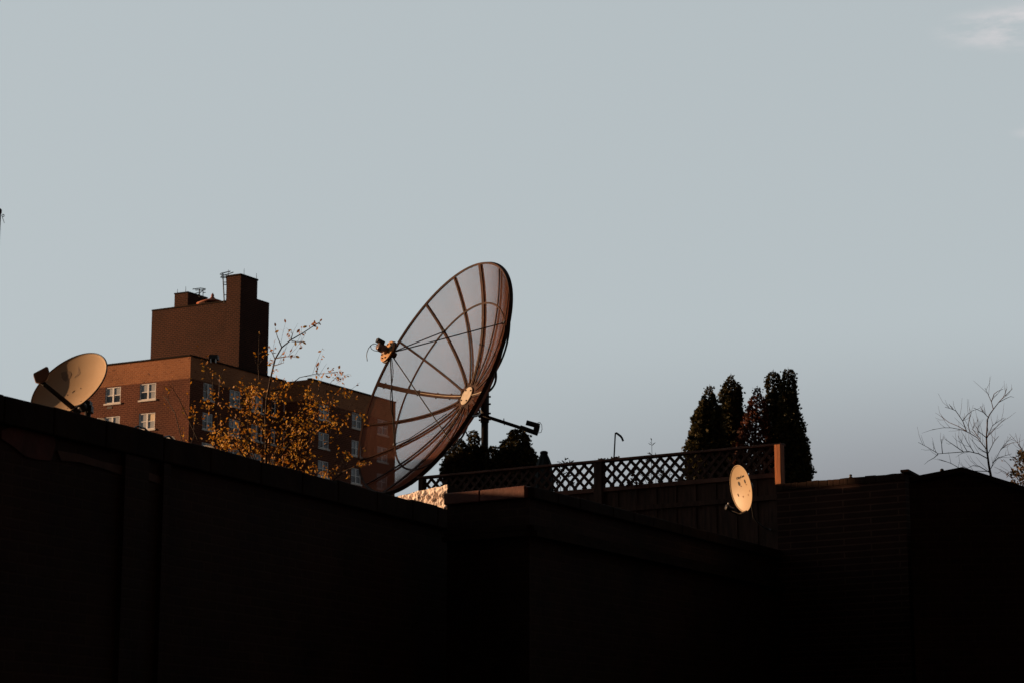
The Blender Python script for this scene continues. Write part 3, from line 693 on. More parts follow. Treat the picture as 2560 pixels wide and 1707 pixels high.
    mb.tube([hub - n * .02, tp], .06, 14); mb.lathe(hub - n * .10, n, [(.22, 0), (.27, .04), (.27, .07)], 24)
    mb.build('mount_frame', M['dark_steel'], root)
    YA = YP - .06; ab = at(1190, 1032, YA); ae = at(1345, 1083, YA)
    ac = MB().tube([ab, at(1316, 1073, YA)], .0255, 12).build('actuator_arm', M['dark_steel'], root, smooth=True)
    MB().tube([at(1300, 1067, YA), ae], .036, 12).build('actuator_housing', M['black'], ac)
    Q = lambda x, y: at(1100 + .12755 * x, 920 + .12755 * y, YA)
    mo = MB(); mo.tube([Q(1690, 1060), Q(1950, 1130)], .038, 14); mo.box(Q(1850, 1100) - Vector((0, .04, 0)), Q(1960, 1130) - Q(1850, 1100), Vector((0, .08, 0)), Q(1830, 1200) - Q(1850, 1100)); mo.build('motor', M['black'], ac)
    MB().tube([Q(1915, 1060), Q(1960, 1055), Q(1995, 1110), Q(2000, 1190), Q(1980, 1255), Q(1930, 1262)], .0048, 6).build('motor_cable', M['cable'], ac, smooth=True)
    MB().tube([Q(1250, 980), Q(1262, 1110)], .008, 6).build('clamp', M['dark_steel'], ac)
    MB().box(Q(735, 920) - Vector((0, .04, 0)), Q(830, 880) - Q(735, 920), Vector((0, .08, 0)), Q(770, 970) - Q(735, 920)).build('actuator_bracket', M['dark_steel'], ac)
    MB().tube([at(1160, 1068, YP - .5), at(1181, 1112, YP), at(1204, 1180, YP + .02)], .010, 8).build('brace', M['dark_steel'], root)
big_dish()

def dish_shell(mb, c, n, Rr, FDR, th=.006, rimw=.0):
    u, v = basis(n); foc = FDR * 2 * Rr; dep = Rr * Rr / (4 * foc); hub = c - n * dep; nr, na = 16, 72
    for side in (0, 1):
        o = len(mb.v)
        for i in range(nr + 1):
            r = Rr * i / nr
            for k in range(na):
                a = 2 * math.pi * k / na; mb.v.append(hub + u * r * math.cos(a) + v * r * math.sin(a) + n * (r * r / (4 * foc) - th * side))
        for i in range(nr):
            for k in range(na):
                q = (o + i * na + k, o + i * na + (k + 1) % na, o + (i + 1) * na + (k + 1) % na, o + (i + 1) * na + k)
                if i == 0: q = (q[0], q[2], q[3])
                mb.f.append(tuple(reversed(q)) if side == 0 else q)
        ends = o + nr * na
        if side == 0: first = ends
    for k in range(na): mb.f.append((first + k, first + (k + 1) % na, ends + (k + 1) % na, ends + k))
    return hub, u, v, foc
# left dish on the roof behind the parapet
M['grey_dish'] = mat('weathered_grey_dish', (.34, .245, .155), .75, var=.10, scale=2.2, spec=.10, tint=(.40, .29, .19))
M['receiver_shadow'] = mat('painted_shadow', (.20, .135, .085), .7, var=.3, scale=20)  # shadow of receiver and arm put into colour on the bowl
def left_dish():
    c = Vector((-3.4102, 16.6, 2.9778 + EYE)); n = Vector((-.4204, -.7139, .5599)).normalized(); Rr = .336
    rz = ZP - .75
    mb = MB(); hub, u, v, foc = dish_shell(mb, c, n, Rr, .48, .008)
    bp = at(215, 1030, 16.95)
    root = empty('satellite_dish', (bp.x, bp.y, rz), 'tilted grey solid satellite dish with a boxy receiver arm behind the dark parapet', 'satellite dish', 'small solid satellite dishes')
    mb.build('reflector', M['grey_dish'], root, smooth=True)
    NS = 72; Pd = lambda x, y, h=0.0: hub + u * x + v * y + n * ((x * x + y * y) / (4 * foc) + h)
    MB().tube([Pd(Rr * math.cos(2 * math.pi * i / NS), Rr * math.sin(2 * math.pi * i / NS), -.004) for i in range(NS + 1)], .0062, 8, False).build('rim', M['dark_steel'], root, smooth=True)
    def surf(px, py, h=.002):
        q = on_plane(px, py, c - n * .05, n); d = ray(px, py)
        for _ in range(6):
            x, y = (q - hub).dot(u), (q - hub).dot(v); t = hub + n * ((x * x + y * y) / (4 * foc)); q = on_plane(px, py, t, n)
        x, y = (q - hub).dot(u), (q - hub).dot(v); return Pd(x, y, h)
    X = lambda x, y: (60 + .1275 * x, 860 + .1275 * y)
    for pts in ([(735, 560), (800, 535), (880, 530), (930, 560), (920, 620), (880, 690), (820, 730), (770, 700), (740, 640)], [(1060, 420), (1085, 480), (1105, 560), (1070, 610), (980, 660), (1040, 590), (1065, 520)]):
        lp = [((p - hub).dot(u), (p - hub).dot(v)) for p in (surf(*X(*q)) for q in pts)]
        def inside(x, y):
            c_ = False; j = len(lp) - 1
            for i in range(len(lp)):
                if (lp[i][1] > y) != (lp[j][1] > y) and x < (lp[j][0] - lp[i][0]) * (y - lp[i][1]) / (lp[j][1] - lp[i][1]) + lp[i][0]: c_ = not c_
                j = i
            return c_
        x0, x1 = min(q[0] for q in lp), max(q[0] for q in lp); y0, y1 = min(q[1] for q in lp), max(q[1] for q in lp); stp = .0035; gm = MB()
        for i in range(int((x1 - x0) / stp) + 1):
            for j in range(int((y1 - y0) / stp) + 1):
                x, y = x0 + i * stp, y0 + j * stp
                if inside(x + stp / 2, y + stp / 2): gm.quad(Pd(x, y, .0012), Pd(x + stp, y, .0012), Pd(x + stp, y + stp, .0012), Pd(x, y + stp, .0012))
        gm.build('shadow_patch', M['receiver_shadow'], root)  # dark patch drawn where the receiver's shadow falls
    for q in ((1110, 865), (845, 995), (1118, 1120), (850, 1258)):
        MB().lathe(surf(*X(*q), 0.0), n, [(.0055, 0), (.0055, .002), (.003, .003)], 10).build('bolt', M['alu'], root)
    # feed arm and receiver
    yb, yt = 16.35, 16.02
    a0_ = at(196, 1030, 16.55); a1_ = at(108, 957, 15.95); d = (a1_ - a0_).normalized(); sd = d.cross(Vector((0, -1, 0))).normalized(); fr = sd.cross(d)
    arm = MB(); w0, w1_ = .021, .017
    arm.add([a0_ + sd * w0 - fr * w0, a0_ - sd * w0 - fr * w0, a0_ - sd * w0 + fr * w0, a0_ + sd * w0 + fr * w0, a1_ + sd * w1_ - fr * w1_, a1_ - sd * w1_ - fr * w1_, a1_ - sd * w1_ + fr * w1_, a1_ + sd * w1_ + fr * w1_],
            [(0, 1, 2, 3), (7, 6, 5, 4), (0, 4, 5, 1), (1, 5, 6, 2), (2, 6, 7, 3), (3, 7, 4, 0)])
    ao = arm.build('feed_arm', M['dark_steel'], root, bevel=.004)
    V = lambda x, y, Y=15.9: at(60 + .1275 * x, 860 + .1275 * y, Y)
    pf = [(178, 570), (440, 430), (475, 450), (505, 560), (450, 690), (330, 760), (225, 725)]
    f_ = [V(x, y) for x, y in pf]; b_ = [V(x, y) + Vector((-.022, .10, .006)) for x, y in pf]; nn = len(pf)
    M['receiver'] = mat('brown_receiver', (.24, .135, .09), .5, var=.2, scale=5)
    MB().add(f_ + b_, [tuple(range(nn)), tuple(reversed(range(nn, 2 * nn)))] + [(i, i + nn, (i + 1) % nn + nn, (i + 1) % nn) for i in range(nn)]).build('receiver', M['receiver'], root, bevel=.010)
    # mount behind
    mt = MB(); V2 = lambda x, y: at(60 + .1275 * x, 860 + .1275 * y, 16.95)
    mt.box(V2(1080, 1290), V2(1290, 1250) - V2(1080, 1290), Vector((0, .12, 0)), V2(1080, 1130) - V2(1080, 1290)); mt.box(V2(1240, 1330), V2(1320, 1320) - V2(1240, 1330), Vector((0, .10, 0)), V2(1240, 1190) - V2(1240, 1330))
    mt.tube([V2(1180, 1260), hub - n * .01], .03, 10); mt.build('mount_bracket', M['dark_steel'], root, bevel=.003)
    MB().tube([Vector((bp.x, bp.y + .04, rz)), V2(1230, 1280) + Vector((0, .05, 0))], .024, 14).build('mast', M['dark_steel'], root, smooth=True)
left_dish()

# right dish in front of the fence
M['cream_dish'] = mat('cream_dish', (.35, .262, .162), .5, var=.035, scale=3, spec=.3)
def right_dish():
    k = 23.8 / 25.2; c = Vector((2.6512 * k, 25.2 * k, 3.3055 * k + EYE)); n = Vector((-.926, -.3256, -.1911)).normalized(); Rr = .271 * k
    mb = MB(); hub, u, v, foc = dish_shell(mb, c, n, Rr, .75, .006)
    e_ = at(1912, 1318, 25.75 * k)
    root = empty('satellite_dish', (e_.x, e_.y, e_.z), 'small cream oval satellite dish with dark lettering in front of the fence', 'satellite dish', 'small solid satellite dishes')
    mb.build('reflector', M['cream_dish'], root, smooth=True)
    NS = 72; Pd = lambda x, y, h=0.0: hub + u * x + v * y + n * ((x * x + y * y) / (4 * foc) + h)
    MB().tube([Pd(Rr * math.cos(2 * math.pi * i / NS), Rr * math.sin(2 * math.pi * i / NS), 0) for i in range(NS + 1)], .0045, 8, False).build('rim', M['cream_dish'], root, smooth=True)
    def loc(px, py):
        q = on_plane(px, py, c, n)
        for _ in range(6):
            x, y = (q - hub).dot(u), (q - hub).dot(v); q = on_plane(px, py, hub + n * ((x * x + y * y) / (4 * foc)), n)
        return Vector(((q - hub).dot(u), (q - hub).dot(v)))
    X = lambda x, y: (1780 + .12755 * x, 1140 + .12755 * y)
    # lettering
    t0, t1 = loc(*X(478, 455)), loc(*X(632, 392)); th = loc(*X(470, 412)) 
    cu = bpy.data.curves.new('lettering', 'FONT'); cu.body = '1SkyCom'; cu.size = 1; cu.offset = .03; tmp = bpy.data.objects.new('lettering', cu); col.objects.link(tmp)
    dg = bpy.context.evaluated_depsgraph_get(); me = tmp.evaluated_get(dg).to_mesh(); vs = [w.co.copy() for w in me.vertices]; fs_ = [tuple(p.vertices) for p in me.polygons]
    bpy.data.objects.remove(tmp); mxx = max(w.x for w in vs); ex = (t1 - t0) / mxx; ey = (th - t0) / .72
    lt = MB().add([Pd(*(t0 + ex * w.x + ey * w.y), .0025) for w in vs], fs_)
    lt.build('lettering', M['black'], root)
    def oval(px, py, a, b, ang, m, name):
        k = 16; pts = []
        for i in range(k):
            t = 2 * math.pi * i / k; dx, dy = a * math.cos(t), b * math.sin(t); ca, sa = math.cos(R(ang)), math.sin(R(ang))
            pts.append(Pd(*loc(px + dx * ca - dy * sa, py + dx * sa + dy * ca), .003))
        MB().add(pts, [tuple(range(k))]).build(name, m, root)
    oval(*X(533, 532), 2.4, 5.6, -18, M['black'], 'mounting_hole'); oval(*X(646, 487), 1.5, 5.2, -16, M['black'], 'mounting_hole')
    M['hole_rust'] = mat('rusty_bolt', (.22, .10, .05), .8)
    for x, y, a, b in ((572, 582, 1.3, 1.4), (672, 548, 1.0, 1.9), (614, 785, 1.2, 2.0), (713, 750, .9, 2.0), (738, 672, .6, 2.6)): oval(*X(x, y), a, b, -16, M['hole_rust'], 'bolt')
    oval(*X(517, 755), 1.0, 4.2, -20, M['rust'], 'bolt')
    # feed arm swings out below to the left, receiver at its end; mast behind on the right
    Y = 24.85
    fa_ = [Pd(0, -Rr * .98, -.02), at(1848, 1285, 25.0 * k), at(1829, 1278, 24.8 * k), at(1816, 1270, 24.7 * k)]
    MB().tube(fa_, .012, 10).build('feed_arm', M['black'], root, smooth=True)
    q = at(1815, 1266, 24.7 * k); MB().lathe(q, Vector((.85, .3, -.25)), [(.030, 0), (.034, .012), (.028, .035), (.018, .05), (.018, .09)], 18).build('receiver', M['black'], root, smooth=True)
    q2 = at(1821, 1258, 24.66 * k); MB().lathe(q2, Vector((0, -1, .2)), [(.010, 0), (.011, .006), (.006, .010)], 12).build('receiver_cap', M['white_paint'], root)
    bk_ = hub - n * .05
    MB().lathe(hub - n * .085, n, [(.05, 0), (.07, .03), (.07, .075)], 16).build('back_bracket', M['black'], root)
    MB().tube([bk_, at(1884, 1292, 25.55 * k), at(1893, 1304, 25.65 * k), at(1905, 1314, 25.72 * k), e_], .0095, 10).build('mast', M['black'], root, smooth=True)
    MB().tube([e_, at(1922, 1322, 25.2), at(1927, 1324, 26.45)], .0105, 10).build('wall_arm', M['black'], root, smooth=True)
right_dish()

# ------------------------------------------------------------------ pole at the left edge
pp = at(-5.0, 523, 16.0); pb = Vector((pp.x, pp.y, ZP - .75))
pl = empty('metal_pole', pb, 'thin dark metal pole with an eye ring at the left edge of the view', 'pole')
rp_ = (at(3.2, 560, 16) - at(-5, 560, 16)).x
MB().tube([pb, pp - Z * .01], [rp_ * .96, rp_], 16).build('shaft', M['black'], pl, smooth=True)
MB().lathe(pp - Z * .032, Z, [(rp_ * 1.17, 0), (rp_ * 1.2, .024), (rp_ * .9, .034), (rp_ * .2, .038)], 16).build('cap', M['black'], pl, smooth=True)
rc = at(7.6, 539.5, 16); MB().tube([rc + Vector((math.cos(t), 0, math.sin(t))) * .0085 for t in [2 * math.pi * i / 20 for i in range(21)]], .0028, 8, False).build('eye_ring', M['black'], pl, smooth=True)
MB().tube([at(5.5, 543, 16), at(8.5, 551, 16), at(11, 558, 16)], .0022, 6).build('rope_end', M['alu'], pl)

# ------------------------------------------------------------------ garden umbrella, hooked pole, leaves on the rail
ub_ = at(1360, 1165, 28.9)
um = empty('garden_umbrella', (ub_.x, ub_.y, DECK), 'closed dark green garden umbrella standing between evergreen and lattice', 'umbrella')
sc_ = (at(1381, 1160, 28.9) - at(1345, 1160, 28.9)).length / 2; zt_, zb_ = at(1362, 1131, 28.9).z, at(1362, 1160, 28.9).z
cz_ = MB(); prof = [(.48 * sc_, zt_), (.53 * sc_, zt_ - .03), (.72 * sc_, (zt_ + zb_) / 2), (.98 * sc_, zb_), (1.25 * sc_, zb_ - .25), (1.15 * sc_, zb_ - .75), (.6 * sc_, zb_ - 1.0)]
na = 48; vs = []
for r, z in prof:
    for k_ in range(na):
        a = 2 * math.pi * k_ / na; fl = 1 + .10 * math.cos(8 * a) * min(1, (zt_ - z) * 12); vs.append(Vector((ub_.x + r * fl * math.cos(a), ub_.y + r * fl * math.sin(a), z)))
cz_.add(vs, [(i * na + k_, i * na + (k_ + 1) % na, (i + 1) * na + (k_ + 1) % na, (i + 1) * na + k_) for i in range(len(prof) - 1) for k_ in range(na)])
cz_.build('canopy', M['green_cloth'], um, smooth=True)
MB().lathe((ub_.x, ub_.y, zt_ - .012), Z, [(.53 * sc_, 0), (.58 * sc_, .012), (.50 * sc_, .030), (.30 * sc_, .038)], 24).build('cap', M['black'], um, smooth=True)
MB().tube([(ub_.x, ub_.y, DECK), (ub_.x, ub_.y, zt_ - .02)], .02, 12).build('pole', M['dark_steel'], um)
MB().lathe((ub_.x, ub_.y, DECK), Z, [(.24, 0), (.24, .05), (.06, .09)], 20).build('base', M['dark_steel'], um)
HY = 27.55
hk = empty('hooked_pole', (at(1532, 1210, HY).x, at(1532, 1210, HY).y, DECK), 'slim dark pole with a bent hook arm rising behind the fence rail', 'pole')
MB().tube([Vector((at(1530, 1250, HY).x, HY, DECK)), at(1535, 1145, HY), at(1538.2, 1084, HY)], .0095, 10).build('shaft', M['black'], hk, smooth=True)
MB().tube([at(1537, 1083, HY), at(1541, 1081.5, HY), at(1546, 1085, HY), at(1552, 1089.5, HY), at(1555, 1094, HY), at(1558, 1101.5, HY)], [.011, .014, .014, .0145, .0135, .013], 10).build('hook_arm', M['black'], hk, smooth=True)

def leaf_quads(mb, p, size, rng, d=None, ratio=.45):
    d = Vector((rng.gauss(0, 1), rng.gauss(0, 1), rng.gauss(0, 1))).normalized() if d is None else d
    s = d.cross(Vector((rng.gauss(0, 1), rng.gauss(0, 1), rng.gauss(0, 1)))).normalized(); nn = d.cross(s)
    a = p; b = p + d * size * .5; e = p + d * size; w = s * size * ratio * .5; k = nn * size * rng.uniform(-.12, .12)
    mb.add([a, b + w + k, e, b - w + k, p + d * size * .22 + w * .75 + k * .6, p + d * size * .22 - w * .75 + k * .6, p + d * size * .8 + w * .6 + k * .5, p + d * size * .8 - w * .6 + k * .5], [(0, 4, 5), (4, 1, 3, 5), (1, 6, 7, 3), (6, 2, 7)])
rg = random.Random(31); dl = MB()
for i in range(60):
    x = rg.choice([rg.uniform(1494, 1515), rg.uniform(1518, 1552), rg.uniform(1527, 1545)]); s_ = fs(x, 1150)[0]
    leaf_quads(dl, F0 + F * s_ + Fn * rg.uniform(-.05, .04) + Z * (ZF + rg.uniform(0, .018)), .035, rg, Vector((rg.gauss(0, 1), rg.gauss(0, 1), rg.gauss(0, .35))).normalized(), .6)
M['dry_leaf'] = leaf_mat('dry_leaves', [(.10, .035, .02), (.18, .07, .03), (.4, .24, .05)], .25)
o = dl.build('fallen_leaves', M['dry_leaf'], loc=at(1530, 1145, 27.3)); tones(o, 4, rg); tag(o, 'dry fallen leaves heaped on the fence rail around the hooked pole', 'leaves', kind='stuff')

# ------------------------------------------------------------------ plants
def evergreen(label, Y, prof, seed, m='evergreen', dens=1.0, tip=None, core=.66):
    """prof: (photo y, left x, right x) down the crown; built round, with its own depth"""
    rng = random.Random(seed); rows_ = []
    for py, xl, xr in prof:
        a, b = at(xl, py, Y), at(xr, py, Y); rows_.append((a.z, (a.x + b.x) / 2, max(.02, (b.x - a.x) / 2)))
    if tip: rows_.append((at(tip[0], tip[1], Y).z - .03, at(tip[0], tip[1], Y).x, .004))
    rows_.sort(); zlo = DECK + .30; rows_.insert(0, (zlo, rows_[0][1], rows_[0][2] * .9))
    def samp(z):
        for i in range(len(rows_) - 1):
            if rows_[i][0] <= z <= rows_[i + 1][0]:
                t = (z - rows_[i][0]) / (rows_[i + 1][0] - rows_[i][0] + 1e-9); return [rows_[i][j] * (1 - t) + rows_[i + 1][j] * t for j in (1, 2)]
        return [rows_[-1][1], rows_[-1][2]]
    cx = rows_[1][1]
    root = empty('evergreen_tree', (cx, Y, DECK), label, 'evergreen', 'evergreens behind the fence')
    zmax = rows_[-1][0]
    MB().tube([(cx, Y, DECK), (samp((zlo + zmax) / 2)[0], Y, (zlo + zmax) / 2), (samp(zmax)[0], Y, zmax - .05)], [.045, .03, .006], 8).build('trunk', M['bark'], root)
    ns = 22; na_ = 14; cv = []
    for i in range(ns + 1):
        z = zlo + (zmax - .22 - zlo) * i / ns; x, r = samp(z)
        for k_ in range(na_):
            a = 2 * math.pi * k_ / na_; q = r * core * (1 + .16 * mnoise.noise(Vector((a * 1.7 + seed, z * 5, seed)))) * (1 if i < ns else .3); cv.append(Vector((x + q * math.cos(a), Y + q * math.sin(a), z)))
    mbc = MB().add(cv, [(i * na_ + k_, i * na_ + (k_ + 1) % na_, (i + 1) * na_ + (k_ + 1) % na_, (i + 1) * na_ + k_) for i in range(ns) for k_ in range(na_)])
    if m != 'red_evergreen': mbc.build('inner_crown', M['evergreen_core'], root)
    fo = MB(); area = 0; zz = zlo
    rmx = max(r for _, _, r in rows_)
    n = int(dens * 3.2 * 2 * math.pi * rmx * (zmax - zlo) / (.05 * .05 * .34))
    for i in range(n):
        z = zlo + (zmax - zlo) * rng.random(); x, r = samp(z)
        if rng.random() > (r + .025) / (rmx + .025): continue
        a = rng.uniform(0, 2 * math.pi); lump = .91 + .24 * mnoise.noise(Vector((a * 2.0 + seed, z * 6.5, seed * 1.3))) + .20 * mnoise.noise(Vector((a * 4.5, z * 17, seed)))
        q = (r * lump + .012) * (1 - .32 * rng.random() ** 1.6) + (rng.uniform(0, .05) if rng.random() < .10 else 0)
        p = Vector((x + q * math.cos(a), Y + q * math.sin(a), z)); out = Vector((math.cos(a), math.sin(a), 0))
        up = (Z * rng.uniform(.5, 1.2) + out * rng.uniform(.1, .8) + Vector((rng.gauss(0, .3), rng.gauss(0, .3), 0))).normalized()
        s_ = rng.uniform(.030, .055) * min(1, .5 + r * 4); p = p - Z * s_ * .6; tang = out.cross(Z) * math.cos(rng.uniform(0, 3.1)) + out * math.sin(rng.uniform(0, 3.1)); tang = (tang - up * tang.dot(up)).normalized()
        # a flat fan of four narrow leaflets
        vs_, fs2 = [], []
        for j, ang in enumerate((-.7, -.25, .22, .65)):
            d = (up * math.cos(ang) + tang * math.sin(ang)); w = (tang * math.cos(ang) - up * math.sin(ang)) * s_ * .14; l = s_ * (1.0 - .25 * abs(ang)); b0_ = len(vs_)
            vs_ += [p, p + d * l * .55 + w, p + d * l, p + d * l * .55 - w]; fs2.append((b0_, b0_ + 1, b0_ + 2, b0_ + 3))
        fo.add(vs_, fs2)
    if tip:
        tx, ty = tip; tq = at(tx, ty, Y); b = Vector((samp(zmax)[0], Y, zmax - .04))
        for d in (Vector((0, 0, 0)), Vector((.03, 0, -.03)), Vector((-.025, 0, -.045))): 
            e = tq + d; w = Vector((.003, 0, 0)); fo.add([b - w, b + w, e + w * .4, e - w * .4], [(0, 1, 2, 3)] * 1); fo.f += [fo.f[-1]] * 0
            for j in range(3): leaf_quads(fo, b.lerp(e, .3 + .25 * j), .02, rng)
    o = fo.build('foliage', M[m], root); tones(o, 4, rng)
    return root
evergreen('bushy dark evergreen immediately left of the big dish pole', 31.1, [(1094, 1140, 1150), (1103, 1134, 1160), (1125, 1124, 1178), (1150, 1110, 1186), (1180, 1104, 1192)], 1)
evergreen('dark evergreen with a narrow rounded top beside the big dish pole', 31.3, [(1075, 1180, 1189), (1082, 1175, 1194), (1095, 1172, 1199), (1106, 1176, 1196), (1118, 1172, 1214), (1150, 1165, 1222), (1190, 1160, 1225)], 2)
evergreen('low dark evergreen in the dip right of the big dish pole', 30.9, [(1113, 1228, 1240), (1122, 1222, 1250), (1150, 1216, 1258), (1185, 1212, 1262)], 3)
evergreen('broad cone shaped evergreen under the actuator arm beside the green umbrella', 31.2, [(1070, 1288, 1302), (1078, 1278, 1312), (1095, 1266, 1320), (1115, 1250, 1328), (1138, 1240, 1342), (1160, 1232, 1350), (1190, 1228, 1352)], 4)
evergreen('tall conical evergreen at the left end of the right hand row', 29.6, [(966, 1770, 1778), (982, 1764, 1782), (1000, 1752, 1790), (1025, 1740, 1798), (1050, 1730, 1806), (1085, 1722, 1812), (1125, 1712, 1815), (1200, 1706, 1822)], 5, tip=(1774, 958))
evergreen('second evergreen in the right hand row with a pointed yellowish tip', 30.2, [(940, 1823, 1830), (952, 1815, 1837), (965, 1806, 1850), (985, 1802, 1852), (1010, 1805, 1854), (1060, 1800, 1856), (1200, 1798, 1858)], 6, tip=(1827, 931))
evergreen('sparse reddish brown dying evergreen in the middle of the row', 29.8, [(968, 1891, 1897), (985, 1884, 1901), (1000, 1874, 1912), (1025, 1868, 1916), (1060, 1858, 1920), (1100, 1840, 1922), (1200, 1836, 1926)], 7, 'red_evergreen', .75, tip=(1894, 962))
evergreen('taller twin evergreen right of the reddish one with a leafy gap below its top', 30.3, [(926, 1928, 1941), (937, 1918, 1949), (955, 1915, 1953), (975, 1919, 1952), (1000, 1915, 1962), (1050, 1912, 1975), (1200, 1910, 1980)], 8, dens=.85, core=.6, tip=(1933, 921))
evergreen('tallest evergreen at the right end of the row with a flat top', 29.7, [(923, 1962, 1979), (932, 1958, 1984), (955, 1955, 1988), (990, 1952, 1990), (1012, 1952, 1993), (1030, 1950, 1999), (1060, 1945, 2006), (1090, 1940, 2014), (1130, 1935, 2022), (1170, 1930, 2028), (1200, 1930, 2026)], 9, tip=(1970, 916))

def tubes_px(mb, paths, Y, r0, r1, origin, k, rng, jit=.25, twigs=0, tl=.25, tr=.002):
    out = []
    for pi, path in enumerate(paths):
        pts = []; dy = rng.uniform(-jit, jit)
        for i, (x, y) in enumerate(path): pts.append(at(origin[0] + k * x, origin[1] + k * y, Y + dy * (i / max(1, len(path) - 1)) + rng.uniform(-.02, .02)))
        a, b = (r0[pi], r1[pi]) if isinstance(r0, list) else (r0, r1)
        m_ = len(pts) - 1; mb.tube(pts, [a + (b - a) * i / m_ for i in range(m_ + 1)], 6); out.append(pts)
        for j in range(int(twigs * sum((pts[i + 1] - pts[i]).length for i in range(m_)))):
            i = rng.randrange(m_); t = rng.random(); p = pts[i].lerp(pts[i + 1], t); d0 = (pts[i + 1] - pts[i]).normalized()
            sd = rng.choice([-1, 1]); d = (d0 * .8 + Vector((d0.z * sd, rng.gauss(0, .35), -d0.x * sd)) * rng.uniform(.45, .9) + Z * .25).normalized(); l = tl * rng.uniform(.4, 1.1)
            q = p + d * l * .5 + Vector((rng.gauss(0, .015), rng.gauss(0, .015), rng.gauss(0, .015))); e = q + (d + Z * .25).normalized() * l * .5
            mb.tube([p, q, e], [tr, tr * .8, tr * .45], 5); out.append([p, q, e])
    return out
# bare tree
rg = random.Random(17); BT = (2160, 940); bk_ = .1913; BY = 26.0
trunk = [(1670, 1560), (1660, 1310), (1630, 1150), (1605, 950), (1600, 800), (1615, 560), (1640, 500), (1690, 430), (1760, 340), (1850, 290), (1915, 262), (1960, 272)]
br = [[(1690, 430), (1665, 330), (1620, 230), (1580, 150)], [(1665, 330), (1700, 230), (1745, 195), (1820, 165)], [(1760, 340), (1840, 250), (1862, 165)], [(1845, 255), (1940, 160)],
      [(1630, 540), (1560, 470), (1430, 410)], [(1560, 470), (1520, 390)], [(1600, 950), (1480, 800), (1380, 740), (1290, 700), (1140, 670), (1040, 670), (890, 695)],
      [(1340, 715), (1290, 580), (1200, 450), (1160, 430), (1060, 400)], [(1160, 430), (1110, 360)], [(1290, 580), (1350, 500), (1430, 440)], [(1340, 715), (1230, 650), (1110, 600), (1015, 530)],
      [(1610, 1070), (1500, 1010), (1370, 980), (1100, 1000), (970, 1010), (840, 930), (710, 860)], [(970, 1010), (920, 1060), (830, 1110)], [(1025, 1000), (1015, 900), (1010, 820)], [(1350, 980), (1290, 880), (1230, 780)],
      [(1440, 995), (1350, 860), (1300, 760)], [(1300, 985), (1150, 880), (1060, 820)], [(1605, 790), (1700, 690), (1850, 545)], [(1610, 800), (1680, 640), (1830, 540)],
      [(1660, 1200), (1690, 1130), (1790, 950), (1920, 790)], [(1790, 950), (1870, 890), (1960, 860)], [(1650, 1260), (1500, 1170), (1420, 1165), (1350, 1200)], [(1640, 1240), (1300, 1230), (1140, 1135), (1000, 1090)], [(1680, 1130), (1760, 1060), (1930, 1010)],
      [(1600, 800), (1500, 720), (1460, 640)], [(1490, 760), (1490, 550)], [(1600, 1000), (1490, 930), (1410, 830)], [(1390, 745), (1360, 640), (1390, 510)], [(1625, 1000), (1700, 850), (1760, 780)], [(1520, 820), (1420, 690), (1460, 600)]]
bt_ = at(2160 + bk_ * 1670, 1280, BY); bare = empty('bare_tree', (bt_.x, bt_.y, DECK - .6), 'bare leafless tree with fine twigs rising behind the gabled shed', 'tree')
tm = MB(); tm.tube([Vector((bt_.x, bt_.y, DECK - .6))] + [at(BT[0] + bk_ * x, BT[1] + bk_ * y, BY + rg.uniform(-.03, .03)) for x, y in trunk], [.026, .0185, .0155, .013, .011, .009, .0075, .0065, .0055, .0044, .0034, .0025, .002], 8); tm.build('trunk', M['twig'], bare, smooth=True)
bm2 = MB(); tubes_px(bm2, br, BY, [.0062 if len(b_) > 4 else .0052 for b_ in br], [.0022] * len(br), BT, bk_, rg, .5, twigs=11, tl=.22, tr=.0021); bm2.build('branches', M['twig'], bare)
# leafy bush at the right edge
bb = at(2556, 1240, 25.2); bush = empty('leafy_bush', (bb.x, bb.y, DECK - .6), 'brown green leafy bush at the right edge beyond the shed roof', 'bush')
rg = random.Random(23); st = MB(); lv = MB()
paths = [[(2091, 1500), (2060, 1250), (2030, 1100), (2070, 950), (2000, 860), (1900, 750)], [(2091, 1400), (2000, 1200), (1960, 1080), (1890, 1020)], [(2150, 1400), (2110, 1150), (2080, 1060)], [(2000, 1420), (1930, 1330), (1850, 1250), (1700, 1180)], [(2080, 1430), (1980, 1300), (1900, 1160), (1820, 1080)], [(2100, 1000), (2020, 900), (1980, 740)],
         [(2200, 1400), (2150, 1200), (2180, 1050)], [(2250, 1400), (2260, 1200), (2240, 1000)]]
tw_ = tubes_px(st, paths, 25.2, .005, .0016, BT, bk_, rg, .3, twigs=9, tl=.2)
MBs = MB().tube([Vector((bb.x, bb.y, DECK - .6)), bb], .02, 8); st.v += []; st.tube([Vector((bb.x, bb.y, DECK - .6)), bb], [.025, .012], 8)
for i in range(520):
    x, y = rg.gauss(2110, 110), rg.gauss(1280, 120)
    if rg.random() < .25: x, y = rg.gauss(2075, 25), rg.gauss(1030, 45)
    if y < 980 or (x < 1800 and y < 1200): continue
    leaf_quads(lv, at(BT[0] + bk_ * x, BT[1] + bk_ * y, 25.2 + rg.uniform(-.3, .3)), rg.uniform(.03, .05), rg, None, .6)
st.build('stems', M['twig'], bush); o = lv.build('foliage', M['bush'], bush); tones(o, 4, rg)

